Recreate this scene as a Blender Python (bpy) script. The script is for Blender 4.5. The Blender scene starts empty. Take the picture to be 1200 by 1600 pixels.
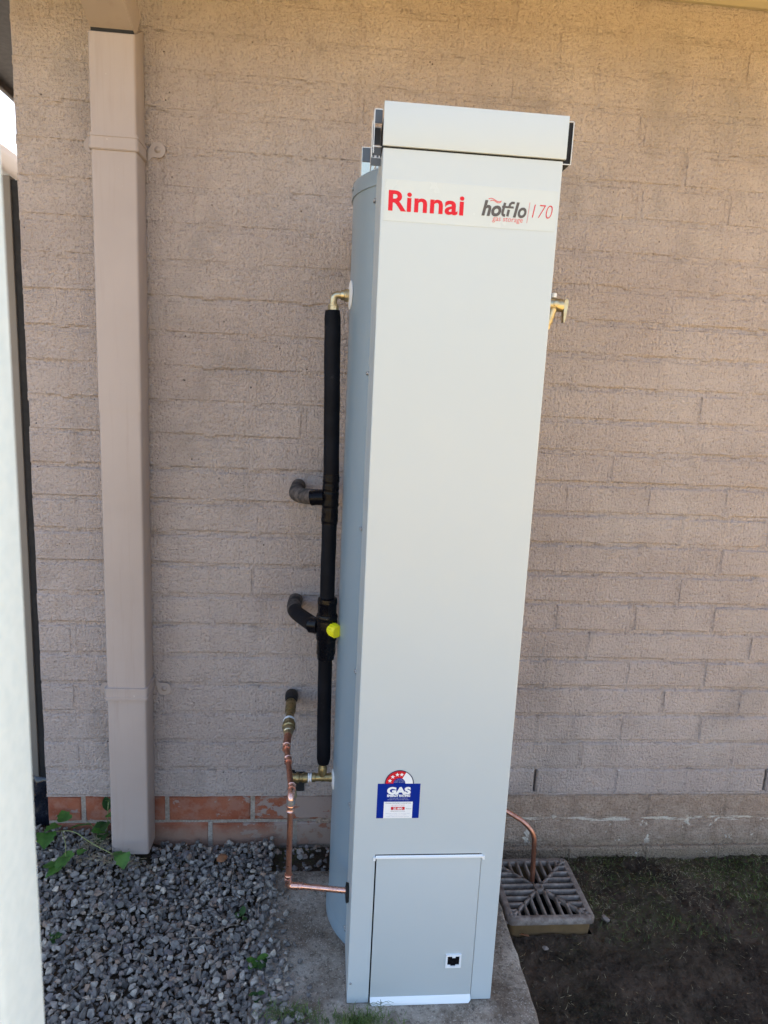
import bpy, bmesh, math, random
from mathutils import Vector, Matrix, noise

S = bpy.context.scene
COL = S.collection
rnd = random.Random(7)
PI = math.pi

# ------------------------------------------------------------------ camera
YAW, PITCH, ROLL = 0.0881933, 0.1782527, 0.0470962
FPX = 1049.853
cam_d = bpy.data.cameras.new('camera')
cam = bpy.data.objects.new('camera', cam_d)
COL.objects.link(cam)
S.camera = cam
_f = Vector((math.sin(YAW) * math.cos(PITCH), math.cos(YAW) * math.cos(PITCH), -math.sin(PITCH)))
_r = Vector((math.cos(YAW), -math.sin(YAW), 0))
_u = _r.cross(_f)
_r2 = _r * math.cos(ROLL) + _u * math.sin(ROLL)
_u2 = -_r * math.sin(ROLL) + _u * math.cos(ROLL)
m = Matrix((_r2, _u2, -_f)).transposed().to_4x4()
m.translation = Vector((0.0, -1.78996, 1.17251))
cam.matrix_world = m
cam_d.sensor_fit = 'VERTICAL'
cam_d.sensor_height = 36.0
cam_d.sensor_width = 27.0
cam_d.lens = FPX / 1600 * 36.0
cam_d.clip_start = 0.02
cam_d.clip_end = 2000
cam_d.dof.use_dof = True
cam_d.dof.focus_distance = 1.5
cam_d.dof.aperture_fstop = 6.5

# ------------------------------------------------------------------ light
SUN_EL, SUN_AZ = math.radians(42), math.radians(25)      # azimuth from +Y (behind the house) towards +X
world = bpy.data.worlds.new('World')
S.world = world
world.use_nodes = True
wn = world.node_tree
bg = wn.nodes['Background']
sky = wn.nodes.new('ShaderNodeTexSky')
sky.sky_type = 'NISHITA'
sky.sun_disc = False
sky.sun_elevation = SUN_EL
sky.sun_rotation = SUN_AZ
sky.air_density = 1.0
sky.dust_density = 3.2
sky.ozone_density = 0.5
wn.links.new(sky.outputs[0], bg.inputs[0])
bg.inputs[1].default_value = 0.15
sun_d = bpy.data.lights.new('sun', 'SUN')
sun_d.energy = 4.6
sun_d.angle = math.radians(0.5)
sun_d.color = (1.0, 0.93, 0.82)
sun = bpy.data.objects.new('sun', sun_d)
COL.objects.link(sun)
sd = Vector((math.sin(SUN_AZ) * math.cos(SUN_EL), math.cos(SUN_AZ) * math.cos(SUN_EL), math.sin(SUN_EL)))
sun.rotation_euler = (-sd).to_track_quat('-Z', 'Y').to_euler()
sun.location = sd * 20

vs = S.view_settings
vs.view_transform = 'Standard'
vs.look = 'None'
vs.gamma = 1.0
vs.use_curve_mapping = False
vs.exposure = 1.93
S.cycles.max_bounces = 8
S.cycles.diffuse_bounces = 5

# ------------------------------------------------------------------ material helpers
def lin(c):
    return tuple(v / 12.92 if v <= .04045 else ((v + .055) / 1.055) ** 2.4 for v in c)

class Mat:
    def __init__(s, name, rough=.6, metal=0.0, spec=.5):
        s.m = bpy.data.materials.new(name)
        s.m.use_nodes = True
        s.t = s.m.node_tree
        s.b = s.t.nodes['Principled BSDF']
        s.b.inputs['Roughness'].default_value = rough
        s.b.inputs['Metallic'].default_value = metal
        s.b.inputs['Specular IOR Level'].default_value = spec
        s._pos = None
        s._nrm = None
    def n(s, t, **kw):
        nd = s.t.nodes.new(t)
        for k, v in kw.items():
            setattr(nd, k, v)
        return nd
    def link(s, a, b):
        s.t.links.new(a, b)
    def pos(s, scale=(1, 1, 1), obj=False):
        if s._pos is None:
            s._pos = s.n('ShaderNodeNewGeometry')
        src = s._pos.outputs['Position']
        if obj:
            src = s.n('ShaderNodeTexCoord').outputs['Object']
        if scale == (1, 1, 1):
            return src
        mp = s.n('ShaderNodeVectorMath', operation='MULTIPLY')
        s.link(src, mp.inputs[0])
        mp.inputs[1].default_value = scale
        return mp.outputs[0]
    def noise(s, scale=10, detail=4, rough=.55, vec=None, dist=0.0):
        nd = s.n('ShaderNodeTexNoise')
        nd.inputs['Scale'].default_value = scale
        nd.inputs['Detail'].default_value = detail
        nd.inputs['Roughness'].default_value = rough
        nd.inputs['Distortion'].default_value = dist
        s.link(vec if vec is not None else s.pos(), nd.inputs['Vector'])
        return nd.outputs['Fac']
    def ramp(s, fac, a, b, v0=0.0, v1=1.0):
        nd = s.n('ShaderNodeMapRange')
        nd.clamp = True
        nd.interpolation_type = 'SMOOTHSTEP'
        s.link(fac, nd.inputs['Value'])
        nd.inputs['From Min'].default_value = a
        nd.inputs['From Max'].default_value = b
        nd.inputs['To Min'].default_value = v0
        nd.inputs['To Max'].default_value = v1
        return nd.outputs['Result']
    def mix(s, fac, a, b, mode='MIX'):
        nd = s.n('ShaderNodeMix', data_type='RGBA', blend_type=mode)
        for sock, v in ((nd.inputs['Factor'], fac), (nd.inputs['A'], a), (nd.inputs['B'], b)):
            if isinstance(v, tuple):
                sock.default_value = (*v, 1)
            elif isinstance(v, (int, float)):
                sock.default_value = v
            else:
                s.link(v, sock)
        return nd.outputs['Result']
    def math(s, op, a, b=0.0):
        nd = s.n('ShaderNodeMath', operation=op)
        for i, v in enumerate((a, b)):
            if isinstance(v, (int, float)):
                nd.inputs[i].default_value = v
            else:
                s.link(v, nd.inputs[i])
        return nd.outputs[0]
    def xyz(s):
        nd = s.n('ShaderNodeSeparateXYZ')
        s.link(s.pos(), nd.inputs[0])
        return nd.outputs
    def island(s):
        if s._pos is None:
            s._pos = s.n('ShaderNodeNewGeometry')
        return s._pos.outputs['Random Per Island']
    def col(s, c):
        if isinstance(c, tuple):
            s.b.inputs['Base Color'].default_value = (*c, 1)
        else:
            s.link(c, s.b.inputs['Base Color'])
    def rough(s, r):
        s.link(r, s.b.inputs['Roughness'])
    def bump(s, h, strength=.3, dist=.002):
        nd = s.n('ShaderNodeBump')
        nd.inputs['Strength'].default_value = strength
        nd.inputs['Distance'].default_value = dist
        s.link(h, nd.inputs['Height'])
        if s._nrm is not None:
            s.link(s._nrm, nd.inputs['Normal'])
        s._nrm = nd.outputs[0]
        s.link(s._nrm, s.b.inputs['Normal'])

def simple(name, c, rough=.5, metal=0.0, var=.08, scale=30, bump=0.0, bscale=200, spec=.5):
    k = Mat(name, rough, metal, spec)
    nz = k.noise(scale, 4)
    k.col(k.mix(nz, tuple(v * (1 - var) for v in c), tuple(min(1, v * (1 + var)) for v in c)))
    k.rough(k.ramp(k.noise(scale * 2.3, 3), .3, .7, max(.02, rough - .07), min(1, rough + .07)))
    if bump:
        k.bump(k.noise(bscale, 4), bump, .001)
    return k.m

M = {}

def paint_wall(name):
    k = Mat(name, .85, spec=.2)
    X, Y, Z = k.xyz()
    big = k.noise(2.2, 5, .6)
    mid = k.noise(16, 6, .68)
    fine = k.noise(150, 4, .72)
    grit = k.noise(300, 3, .7)
    streak = k.noise(1, 5, .65, k.pos((150, 150, 10)))
    lay = k.noise(1, 4, .6, k.pos((14, 14, 120)), 1.5)
    c = k.mix(k.ramp(big, .3, .7), (.525, .437, .403), (.61, .52, .484))
    c = k.mix(k.math('MULTIPLY', k.ramp(mid, .48, .75), .35), c, (.41, .325, .28))
    orange = k.noise(1, 3, .6, k.pos((165, 165, 135)), .35)
    c = k.mix(k.math('MULTIPLY', k.ramp(orange, .48, .33), .42), c, (.25, .195, .165))  # hollows of the relief darkened in colour, in place of shade
    c = k.mix(k.math('MULTIPLY', k.ramp(orange, .54, .68), .30), c, (.66, .57, .52))  # crests of the relief lightened in colour, in place of highlights
    c = k.mix(k.math('MULTIPLY', k.ramp(grit, .42, .30), .40), c, (.20, .155, .13))
    c = k.mix(k.math('MULTIPLY', k.ramp(streak, .56, .75), .30), c, (.32, .25, .21))
    blot = k.ramp(k.noise(4.5, 6, .7, k.pos((1, 1, .8))), .52, .72)
    c = k.mix(k.math('MULTIPLY', blot, .36), c, (.30, .25, .22))
    smud = k.ramp(k.noise(1.9, 5, .62, k.pos((1.3, 1, .8)), .6), .54, .70)
    c = k.mix(k.math('MULTIPLY', smud, .34), c, (.29, .255, .235))
    pale = k.ramp(k.noise(2.7, 5, .6, k.pos((1, 1, 1.2))), .52, .70)
    c = k.mix(k.math('MULTIPLY', pale, .30), c, (.64, .565, .52))
    # pits in the paint
    vo = k.n('ShaderNodeTexVoronoi', feature='F1')
    vo.inputs['Scale'].default_value = 70
    vo.inputs['Randomness'].default_value = 1
    k.link(k.pos(), vo.inputs['Vector'])
    pit = k.math('MULTIPLY', k.ramp(vo.outputs['Distance'], .17, .09), k.ramp(k.noise(21, 2), .60, .68))
    c = k.mix(k.math('MULTIPLY', pit, .85), c, (.05, .038, .032))
    # dirt splashed on the lowest courses
    low = k.ramp(k.math('ADD', Z, k.math('MULTIPLY', k.math('SUBTRACT', mid, .5), .05)), .006, -.014)
    dirt = k.mix(k.ramp(k.noise(26, 5, .7), .35, .65), (.39, .265, .18), (.53, .39, .29))
    c = k.mix(k.math('MULTIPLY', low, .75), c, dirt)
    c = k.mix(k.math('MULTIPLY', k.math('MULTIPLY', low, k.ramp(fine, .5, .36)), .5), c, (.14, .095, .065))
    low2 = k.ramp(k.math('ADD', Z, k.math('MULTIPLY', k.math('SUBTRACT', k.noise(30, 5, .7), .5), .09)), -.12, -.20)
    c = k.mix(k.math('MULTIPLY', low2, .7), c, k.mix(k.ramp(grit, .35, .6), (.11, .075, .045), (.36, .27, .18)))
    # bare white mortar showing where paint has come off, along one bed joint
    zj = k.math('ABSOLUTE', k.math('ADD', Z, .0875))
    chip = k.math('MULTIPLY', k.ramp(zj, .0085, .005), k.ramp(k.noise(1, 5, .65, k.pos((9, 1, 70))), .49, .53))
    chip2 = k.math('MULTIPLY', k.ramp(k.math('ABSOLUTE', k.math('ADD', Z, .12)), .06, .03), k.ramp(k.noise(24, 4, .6), .635, .665))
    ch = k.math('MULTIPLY', k.math('MAXIMUM', chip, chip2), k.ramp(X, .42, .46))
    c = k.mix(ch, c, (.78, .70, .60))
    # tiny white flecks
    fl = k.math('MULTIPLY', k.ramp(k.noise(60, 1), .80, .815), .9)
    c = k.mix(fl, c, (.75, .72, .7))
    k.col(c)
    h = k.math('ADD', k.math('MULTIPLY', orange, 1.8), k.math('MULTIPLY', streak, .7))
    h = k.math('ADD', h, k.math('MULTIPLY', mid, 1.1))
    h = k.math('ADD', h, k.math('MULTIPLY', lay, .6))
    h = k.math('ADD', h, k.math('MULTIPLY', grit, .4))
    h = k.math('SUBTRACT', h, k.math('MULTIPLY', pit, 1.0))
    k.bump(h, 1.0, .0075)
    return k.m
M['paint'] = paint_wall('painted_masonry')

def bare_brick():
    k = Mat('bare_red_brick', .9, spec=.2)
    X, Y, Z = k.xyz()
    n1 = k.noise(9, 5, .6)
    n2 = k.noise(150, 4, .7)
    c = k.mix(k.ramp(n1, .3, .7), (.235, .066, .034), (.32, .115, .066))
    c = k.mix(k.math('MULTIPLY', k.ramp(n2, .45, .3), .55), c, (.16, .05, .03))
    bl = k.ramp(k.noise(16, 5, .7), .46, .60)
    c = k.mix(k.math('MULTIPLY', bl, .45), c, (.33, .20, .155))
    # daubs of the wall paint, heavier towards the heater
    t = k.math('ADD', k.noise(19, 6, .68, k.pos((1, 1, 1.6))), k.ramp(X, -.36, .02, -.08, .105))
    p = k.ramp(t, .535, .565)
    c = k.mix(k.math('MULTIPLY', p, .85), c, (.32, .26, .23))
    mud = k.ramp(k.math('ADD', Z, k.math('MULTIPLY', k.noise(20, 5, .7), .07)), -.045, -.10)
    c = k.mix(k.math('MULTIPLY', mud, .72), c, (.30, .205, .155))
    k.col(c)
    k.bump(k.math('ADD', n2, k.math('MULTIPLY', p, .7)), .6, .0022)
    return k.m
M['bare_brick'] = bare_brick()

def mortar_mat():
    k = Mat('grey_mortar', .95, spec=.15)
    n2 = k.noise(170, 5, .7)
    c = k.mix(k.ramp(n2, .3, .7), (.24, .2, .17), (.42, .37, .32))
    c = k.mix(k.math('MULTIPLY', k.ramp(k.noise(14, 4), .5, .65), .5), c, (.22, .16, .12))
    k.col(c)
    k.bump(n2, .7, .002)
    return k.m
M['mortar'] = mortar_mat()

def pipe_paint():
    k = Mat('downpipe_paint', .5, spec=.35)
    c = k.mix(k.ramp(k.noise(3, 4), .3, .7), (.365, .303, .275), (.41, .345, .318))
    c = k.mix(k.math('MULTIPLY', k.ramp(k.noise(1, 5, .65, k.pos((60, 60, 3))), .52, .75), .28), c, (.30, .23, .19))
    c = k.mix(k.math('MULTIPLY', k.ramp(k.noise(55, 3), .70, .74), .5), c, (.6, .54, .5))
    k.col(c)
    k.bump(k.noise(1, 3, .5, k.pos((300, 300, 20))), .12, .0006)
    k.bump(k.noise(12, 2), .15, .004)
    return k.m
M['downpipe'] = pipe_paint()

def powder(name, c, rough, coat=0.0, wav=.05, rv=.04):
    k = Mat(name, rough, spec=.5)
    k.col(k.mix(k.noise(4, 3), tuple(v * .975 for v in c), tuple(v * 1.02 for v in c)))
    if rv:
        k.rough(k.ramp(k.noise(18, 4), .3, .7, rough - rv, rough + rv))
    k.bump(k.noise(900, 2), .06, .0003)
    if wav:
        k.bump(k.noise(3.0, 1), wav, .012)
    if coat:
        k.b.inputs['Coat Weight'].default_value = coat
        k.b.inputs['Coat Roughness'].default_value = .25
    return k.m
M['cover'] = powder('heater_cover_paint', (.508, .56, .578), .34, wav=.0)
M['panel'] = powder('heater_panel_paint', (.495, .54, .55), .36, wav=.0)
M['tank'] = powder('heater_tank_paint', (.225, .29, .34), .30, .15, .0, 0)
M['white_edge'] = simple('white_folded_edge', (.82, .84, .85), .35, var=.02)
M['dark_in'] = simple('dark_interior', (.012, .012, .013), .8)  # near black, mostly standing in for shade in gaps and openings
M['grey_tin'] = simple('grey_tin', (.09, .095, .10), .45, .3)
M['stainless'] = Mat('stainless_sheet', .16, 1.0)
M['stainless'].col((.52, .45, .34))
M['stainless'].bump(M['stainless'].noise(1, 3, .5, M['stainless'].pos((400, 400, 8))), .1, .0005)
M['stainless'] = M['stainless'].m
M['edge_light'] = simple('cut_metal_edge', (.78, .74, .66), .35, .4, var=.03)
M['screw'] = simple('screw_metal', (.42, .43, .45), .28, 1.0)
M['white_plastic'] = simple('white_plastic', (.78, .80, .82), .4, var=.02)
M['film'] = powder('label_film', (.55, .59, .575), .24, wav=.0)
M['red_ink'] = simple('red_ink', (.60, .01, .02), .45, var=.03, spec=.25)
M['lightred_ink'] = simple('light_red_ink', (.60, .09, .09), .4, var=.03)
M['grey_ink'] = simple('grey_ink', (.10, .09, .085), .45, var=.03, spec=.25)
M['blue_ink'] = simple('blue_ink', (.0, .02, .25), .45, var=.03, spec=.2)
M['white_ink'] = simple('white_ink', (.85, .86, .87), .4, var=.01)
M['navy_ink'] = simple('navy_ink', (.01, .015, .07), .4, var=.03)
M['palegrey_ink'] = simple('pale_grey_ink', (.42, .45, .55), .4, var=.03)

def foam():
    k = Mat('black_foam_lagging', .6, spec=.12)
    c = k.mix(k.ramp(k.noise(20, 4), .35, .7), (.003, .0035, .006), (.006, .007, .011))
    c = k.mix(k.math('MULTIPLY', k.ramp(k.noise(38, 5, .7), .62, .74), .25), c, (.05, .05, .055))
    k.col(c)
    k.bump(k.noise(500, 3), .18, .0006)
    k.bump(k.noise(1, 2, .5, k.pos((60, 60, 14))), .2, .003)
    return k.m
M['foam'] = foam()
def old_foam():
    k = Mat('weathered_lagging', .9, spec=.15)
    c = k.mix(k.ramp(k.noise(30, 5, .7), .35, .65), (.035, .031, .031), (.14, .118, .105))
    k.col(c)
    k.bump(k.noise(200, 4), .4, .0012)
    return k.m
M['old_foam'] = old_foam()
M['tape'] = simple('black_tape', (.004, .004, .006), .24, bump=.12, bscale=140, spec=.1)
M['black_plastic'] = simple('black_plastic', (.003, .003, .005), .26, spec=.2)
M['rubber'] = simple('black_rubber', (.008, .008, .009), .6)
M['yellow'] = simple('yellow_cap_plastic', (.78, .74, .01), .45, var=.05)

def metal(name, c, rough, dark, amt):
    k = Mat(name, rough, 1.0)
    n1 = k.noise(60, 5, .65)
    cc = k.mix(k.math('MULTIPLY', k.ramp(n1, .48, .68), amt), c, dark)
    k.col(cc)
    k.rough(k.ramp(n1, .35, .7, rough - .06, rough + .22))
    k.bump(k.noise(260, 3), .12, .0006)
    return k.m
M['copper'] = metal('copper', (.80, .47, .38), .24, (.45, .21, .15), .35)
M['copper_dull'] = metal('dull_copper', (.52, .26, .19), .33, (.26, .12, .08), .45)
M['brass'] = metal('bright_brass', (.50, .43, .28), .34, (.34, .24, .11), .5)
M['brass_old'] = metal('aged_brass', (.34, .27, .14), .42, (.10, .08, .05), .8)
M['solder'] = metal('grey_solder', (.45, .45, .46), .45, (.2, .2, .2), .6)

def concrete():
    k = Mat('worn_concrete', .92, spec=.2)
    n1 = k.noise(6, 6, .68)
    n2 = k.noise(110, 5, .75)
    n3 = k.noise(260, 3, .7)
    c = k.mix(k.ramp(n1, .36, .64), (.17, .132, .10), (.42, .365, .305))
    c = k.mix(k.math('MULTIPLY', k.ramp(n2, .5, .36), .65), c, (.07, .055, .043))
    c = k.mix(k.math('MULTIPLY', k.ramp(n3, .55, .68), .6), c, (.60, .55, .48))
    st = k.ramp(k.noise(4.5, 6, .72, k.pos((1.2, 1, 1))), .47, .62)
    c = k.mix(k.math('MULTIPLY', st, .6), c, (.085, .06, .042))
    spot = k.ramp(k.noise(40, 4, .7), .62, .70)
    c = k.mix(k.math('MULTIPLY', spot, .6), c, (.045, .036, .03))
    k.col(c)
    k.bump(k.math('ADD', n2, k.math('MULTIPLY', k.noise(35, 4), 1.2)), .8, .005)
    return k.m
M['concrete'] = concrete()

def stone_mat():
    k = Mat('blue_stone', .75, spec=.35)
    cr = k.n('ShaderNodeValToRGB')
    el = cr.color_ramp.elements
    cols = [(.0, (0.106, 0.096, 0.091)), (.2, (0.155, 0.139, 0.127)), (.42, (0.205, 0.181, 0.162)), (.58, (0.261, 0.229, 0.199)),
            (.74, (0.382, 0.340, 0.296)), (.84, (0.283, 0.194, 0.139)), (.92, (0.148, 0.140, 0.152)), (.985, (0.537, 0.454, 0.363))]
    el[0].position, el[0].color = cols[0][0], (*cols[0][1], 1)
    el[1].position, el[1].color = cols[1][0], (*cols[1][1], 1)
    for p, c in cols[2:]:
        e = el.new(p)
        e.color = (*c, 1)
    at = k.n('ShaderNodeAttribute', attribute_name='tone')
    oi = k.n('ShaderNodeObjectInfo')
    k.link(k.math('FRACT', k.math('ADD', at.outputs['Fac'], oi.outputs['Random'])), cr.inputs[0])
    c = k.mix(k.math('MULTIPLY', k.ramp(k.noise(160, 4, .7), .45, .7), .4), cr.outputs[0], (.25, .235, .225))
    c = k.mix(k.math('MULTIPLY', k.ramp(k.noise(90, 4, .7), .52, .35), .45), c, (.035, .033, .035))
    k.col(c)
    k.bump(k.noise(240, 4, .65), .5, .0016)
    return k.m
M['stone'] = stone_mat()

def soil_mat():
    k = Mat('dark_soil', .95, spec=.15)
    X, Y, Z = k.xyz()
    n1 = k.noise(8, 6, .65)
    n2 = k.noise(190, 5, .75)
    c = k.mix(k.ramp(n1, .35, .65), (.040, .028, .020), (.118, .084, .060))
    c = k.mix(k.math('MULTIPLY', k.ramp(n2, .52, .74), .5), c, (.20, .155, .12))
    gz = k.math('MULTIPLY', k.ramp(k.noise(5, 5, .7), .44, .60), k.ramp(Y, -.42, -.08, .12, 1.0))
    c = k.mix(k.math('MULTIPLY', gz, k.ramp(k.noise(160, 3), .4, .62)), c, (.085, .095, .032))
    k.col(c)
    k.bump(k.math('ADD', n2, k.noise(60, 5, .7)), 1.0, .012)
    return k.m
M['soil'] = soil_mat()

def ground_mat():
    k = Mat('yard_ground', .95, spec=.1)
    X, Y, Z = k.xyz()
    n1 = k.noise(.6, 6, .65)
    n2 = k.noise(30, 5, .7)
    c = k.mix(k.ramp(n1, .35, .65), (.46, .325, .13), (.56, .40, .175))
    c = k.mix(k.math('MULTIPLY', k.ramp(n2, .45, .65), .25), c, (.30, .20, .06))
    # unseen yard: dark earth near, warm dry grass beyond, both shaped to bounce light
    edge = k.math('ADD', Y, k.math('MULTIPLY', k.math('SUBTRACT', k.noise(3, 4), .5), .5))
    bed = k.math('MULTIPLY', k.ramp(edge, -2.25, -2.05), k.ramp(X, 1.75, 1.5))
    c = k.mix(bed, c, k.mix(k.ramp(n2, .4, .6), (.03, .021, .015), (.075, .055, .04)))
    k.col(c)
    k.bump(n2, .6, .02)
    return k.m
M['ground'] = ground_mat()

def cast_iron():
    k = Mat('rusty_grate', .7, .35, .4)
    n1 = k.noise(40, 5, .7)
    c = k.mix(k.ramp(n1, .35, .68), (.165, .13, .11), (.31, .262, .23))
    c = k.mix(k.math('MULTIPLY', k.ramp(k.noise(28, 5, .7), .52, .68), .55), c, (.10, .06, .045))
    k.col(c)
    k.bump(k.noise(220, 4), .4, .001)
    return k.m
M['iron'] = cast_iron()
M['drain_rim'] = simple('ochre_drain_rim', (.16, .095, .04), .8, var=.35, scale=30, bump=.4)

def galv():
    k = Mat('galvanised_steel', .5, .0, .5)
    v = k.n('ShaderNodeTexVoronoi')
    v.inputs['Scale'].default_value = 130
    k.link(k.pos(), v.inputs['Vector'])
    c = k.mix(k.ramp(k.noise(70, 3), .35, .65), (.53, .64, .70), (.57, .68, .74))
    k.col(k.mix(k.math('MULTIPLY', k.ramp(v.outputs['Distance'], .2, .7), .10), c, (.82, .84, .84)))
    return k.m
M['galv'] = galv()
M['soffit'] = simple('cream_soffit', (.72, .60, .40), .7, var=.04)
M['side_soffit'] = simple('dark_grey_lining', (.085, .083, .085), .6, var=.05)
M['mould'] = simple('beige_moulding', (.36, .31, .22), .6, var=.05)
M['fascia'] = simple('brown_fascia', (.10, .085, .075), .5, var=.05)
M['roof'] = simple('brown_roof_tile', (.20, .12, .09), .8, var=.2, scale=6)
M['gate'] = simple('grey_brown_slat', (.25, .215, .18), .75, var=.14, scale=9, bump=.3, bscale=90)
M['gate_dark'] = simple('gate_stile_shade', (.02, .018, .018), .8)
M['nb_wall'] = simple('pale_weatherboard', (.78, .74, .70), .7, var=.03)
M['nb_gutter'] = simple('white_gutter', (.85, .86, .88), .4, var=.02)
M['plastic_sheet'] = simple('black_plastic_sheet', (.012, .014, .022), .25, spec=.6)

def leaf_mat(name, a, b, trans=.25):
    k = Mat(name, .45, spec=.4)
    n1 = k.noise(45, 4, .6)
    c = k.mix(k.ramp(n1, .3, .7), a, b)
    c = k.mix(k.math('MULTIPLY', k.island(), .4), c, tuple(v * .55 for v in a))
    k.col(c)
    tr = k.n('ShaderNodeBsdfTranslucent')
    k.link(c, tr.inputs[0])
    mx = k.n('ShaderNodeMixShader')
    mx.inputs[0].default_value = trans
    out = k.t.nodes['Material Output']
    k.link(k.b.outputs[0], mx.inputs[1])
    k.link(tr.outputs[0], mx.inputs[2])
    k.link(mx.outputs[0], out.inputs[0])
    k.bump(k.noise(120, 3), .3, .001)
    return k.m
M['leaf'] = leaf_mat('weed_leaf', (.045, .12, .02), (.10, .23, .04))
M['leaf_dark'] = leaf_mat('dark_weed_leaf', (.025, .075, .02), (.05, .12, .03))
M['stem'] = simple('weed_stem', (.20, .22, .08), .6)
M['straw'] = leaf_mat('dry_grass', (.30, .245, .145), (.46, .39, .25), .15)
M['grass'] = leaf_mat('green_grass', (.075, .13, .025), (.17, .22, .065), .2)
M['dead_leaf'] = simple('brown_dead_leaf', (.26, .11, .05), .7, var=.3, scale=60)
M['twig'] = simple('dry_twig', (.22, .17, .13), .8, var=.25)
M['chip'] = simple('pale_stone_chip', (.19, .15, .13), .8, var=.2, bump=.4)

# ------------------------------------------------------------------ mesh helpers
class MB:
    def __init__(s):
        s.v, s.f, s.sm = [], [], []
    def add(s, verts, faces, smooth=False):
        o = len(s.v)
        s.v.extend(tuple(p) for p in verts)
        for f in faces:
            s.f.append(tuple(i + o for i in f))
            s.sm.append(smooth)
        return s
    def box(s, x0, x1, y0, y1, z0, z1, b=0.0, mat=None):
        """box, its edges chamfered by b"""
        x0, x1 = min(x0, x1), max(x0, x1)
        y0, y1 = min(y0, y1), max(y0, y1)
        z0, z1 = min(z0, z1), max(z0, z1)
        if b <= 0:
            V = [(x, y, z) for x in (x0, x1) for y in (y0, y1) for z in (z0, z1)]
            F = [(0, 1, 3, 2), (4, 6, 7, 5), (0, 4, 5, 1), (2, 3, 7, 6), (0, 2, 6, 4), (1, 5, 7, 3)]
        else:
            bm = bmesh.new()
            bmesh.ops.create_cube(bm, size=1)
            for v in bm.verts:
                v.co = Vector(((x0 + x1) / 2 + v.co.x * (x1 - x0), (y0 + y1) / 2 + v.co.y * (y1 - y0), (z0 + z1) / 2 + v.co.z * (z1 - z0)))
            bmesh.ops.bevel(bm, geom=bm.edges[:], offset=b, segments=2, profile=.6, affect='EDGES')
            bm.verts.index_update()
            V = [v.co.copy() for v in bm.verts]
            F = [tuple(v.index for v in f.verts) for f in bm.faces]
            bm.free()
        if mat is not None:
            V = [mat @ Vector(p) for p in V]
        return s.add(V, F, b > 0)
    def tube(s, pts, r, n=14, caps=True, smooth=True):
        """tube along points; r a number or one radius per point"""
        pts = [Vector(p) for p in pts]
        R = r if isinstance(r, (list, tuple)) else [r] * len(pts)
        V, F = [], []
        ref = None
        for i, p in enumerate(pts):
            a = pts[max(0, i - 1)]
            b = pts[min(len(pts) - 1, i + 1)]
            t = (b - a)
            if t.length < 1e-9:
                t = pts[min(len(pts) - 1, i + 2)] - pts[max(0, i - 2)]
            t.normalize()
            if ref is None:
                ref = Vector((0, 0, 1)) if abs(t.z) < .8 else Vector((1, 0, 0))
            u = (ref - t * ref.dot(t)).normalized()
            ref = u
            w = t.cross(u)
            for k in range(n):
                q = 2 * PI * k / n
                V.append(p + (u * math.cos(q) + w * math.sin(q)) * R[i])
        for i in range(len(pts) - 1):
            for k in range(n):
                F.append((i * n + k, i * n + (k + 1) % n, (i + 1) * n + (k + 1) % n, (i + 1) * n + k))
        s.add(V, F, smooth)
        if caps:
            o = len(s.v) - len(V)
            s.f.append(tuple(o + k for k in reversed(range(n))))
            s.sm.append(False)
            s.f.append(tuple(o + (len(pts) - 1) * n + k for k in range(n)))
            s.sm.append(False)
        return s
    def lathe(s, c, prof, n=24, axis='Z', smooth=True):
        """prof: list of (radius, height along axis); sharp steps are given as doubled points"""
        ax = {'X': (Vector((1, 0, 0)), Vector((0, 1, 0)), Vector((0, 0, 1))),
              'Y': (Vector((0, 1, 0)), Vector((0, 0, 1)), Vector((1, 0, 0))),
              'Z': (Vector((0, 0, 1)), Vector((1, 0, 0)), Vector((0, 1, 0)))}[axis] if isinstance(axis, str) else axis
        c = Vector(c)
        V, F = [], []
        for r, h in prof:
            for k in range(n):
                q = 2 * PI * k / n
                V.append(c + ax[0] * h + (ax[1] * math.cos(q) + ax[2] * math.sin(q)) * r)
        for i in range(len(prof) - 1):
            for k in range(n):
                F.append((i * n + k, i * n + (k + 1) % n, (i + 1) * n + (k + 1) % n, (i + 1) * n + k))
        o = len(s.v)
        s.add(V, F, smooth)
        s.f.append(tuple(o + k for k in reversed(range(n))))
        s.sm.append(False)
        s.f.append(tuple(o + (len(prof) - 1) * n + k for k in range(n)))
        s.sm.append(False)
        return s
    def prism(s, poly, d0, d1, plane='XZ'):
        n = len(poly)
        def P(a, b, d):
            return {'XZ': (a, d, b), 'XY': (a, b, d), 'YZ': (d, a, b)}[plane]
        V = [P(a, b, d0) for a, b in poly] + [P(a, b, d1) for a, b in poly]
        F = [tuple(range(n)), tuple(reversed(range(n, 2 * n)))] + [(i, i + n, (i + 1) % n + n, (i + 1) % n) for i in range(n)]
        return s.add(V, F)
    def mesh(s, name, mats):
        me = bpy.data.meshes.new(name)
        me.from_pydata(s.v, [], s.f)
        for mm in (mats if isinstance(mats, (list, tuple)) else [mats]):
            me.materials.append(mm)
        me.polygons.foreach_set('use_smooth', s.sm)
        me.update()
        return me
    def build(s, name, mat, parent=None, fix=True, sharp=None):
        me = s.mesh(name, mat)
        if fix:
            bm = bmesh.new()
            bm.from_mesh(me)
            bmesh.ops.recalc_face_normals(bm, faces=bm.faces[:])
            bm.to_mesh(me)
            bm.free()
        if sharp is not None:
            me.set_sharp_from_angle(angle=math.radians(sharp))
        return put(name, me, parent)

def put(name, me, parent=None):
    o = bpy.data.objects.new(name, me)
    COL.objects.link(o)
    if parent is not None:
        o.parent = parent
        o.matrix_parent_inverse = Matrix.Translation(-world_loc(parent))
    return o

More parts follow.
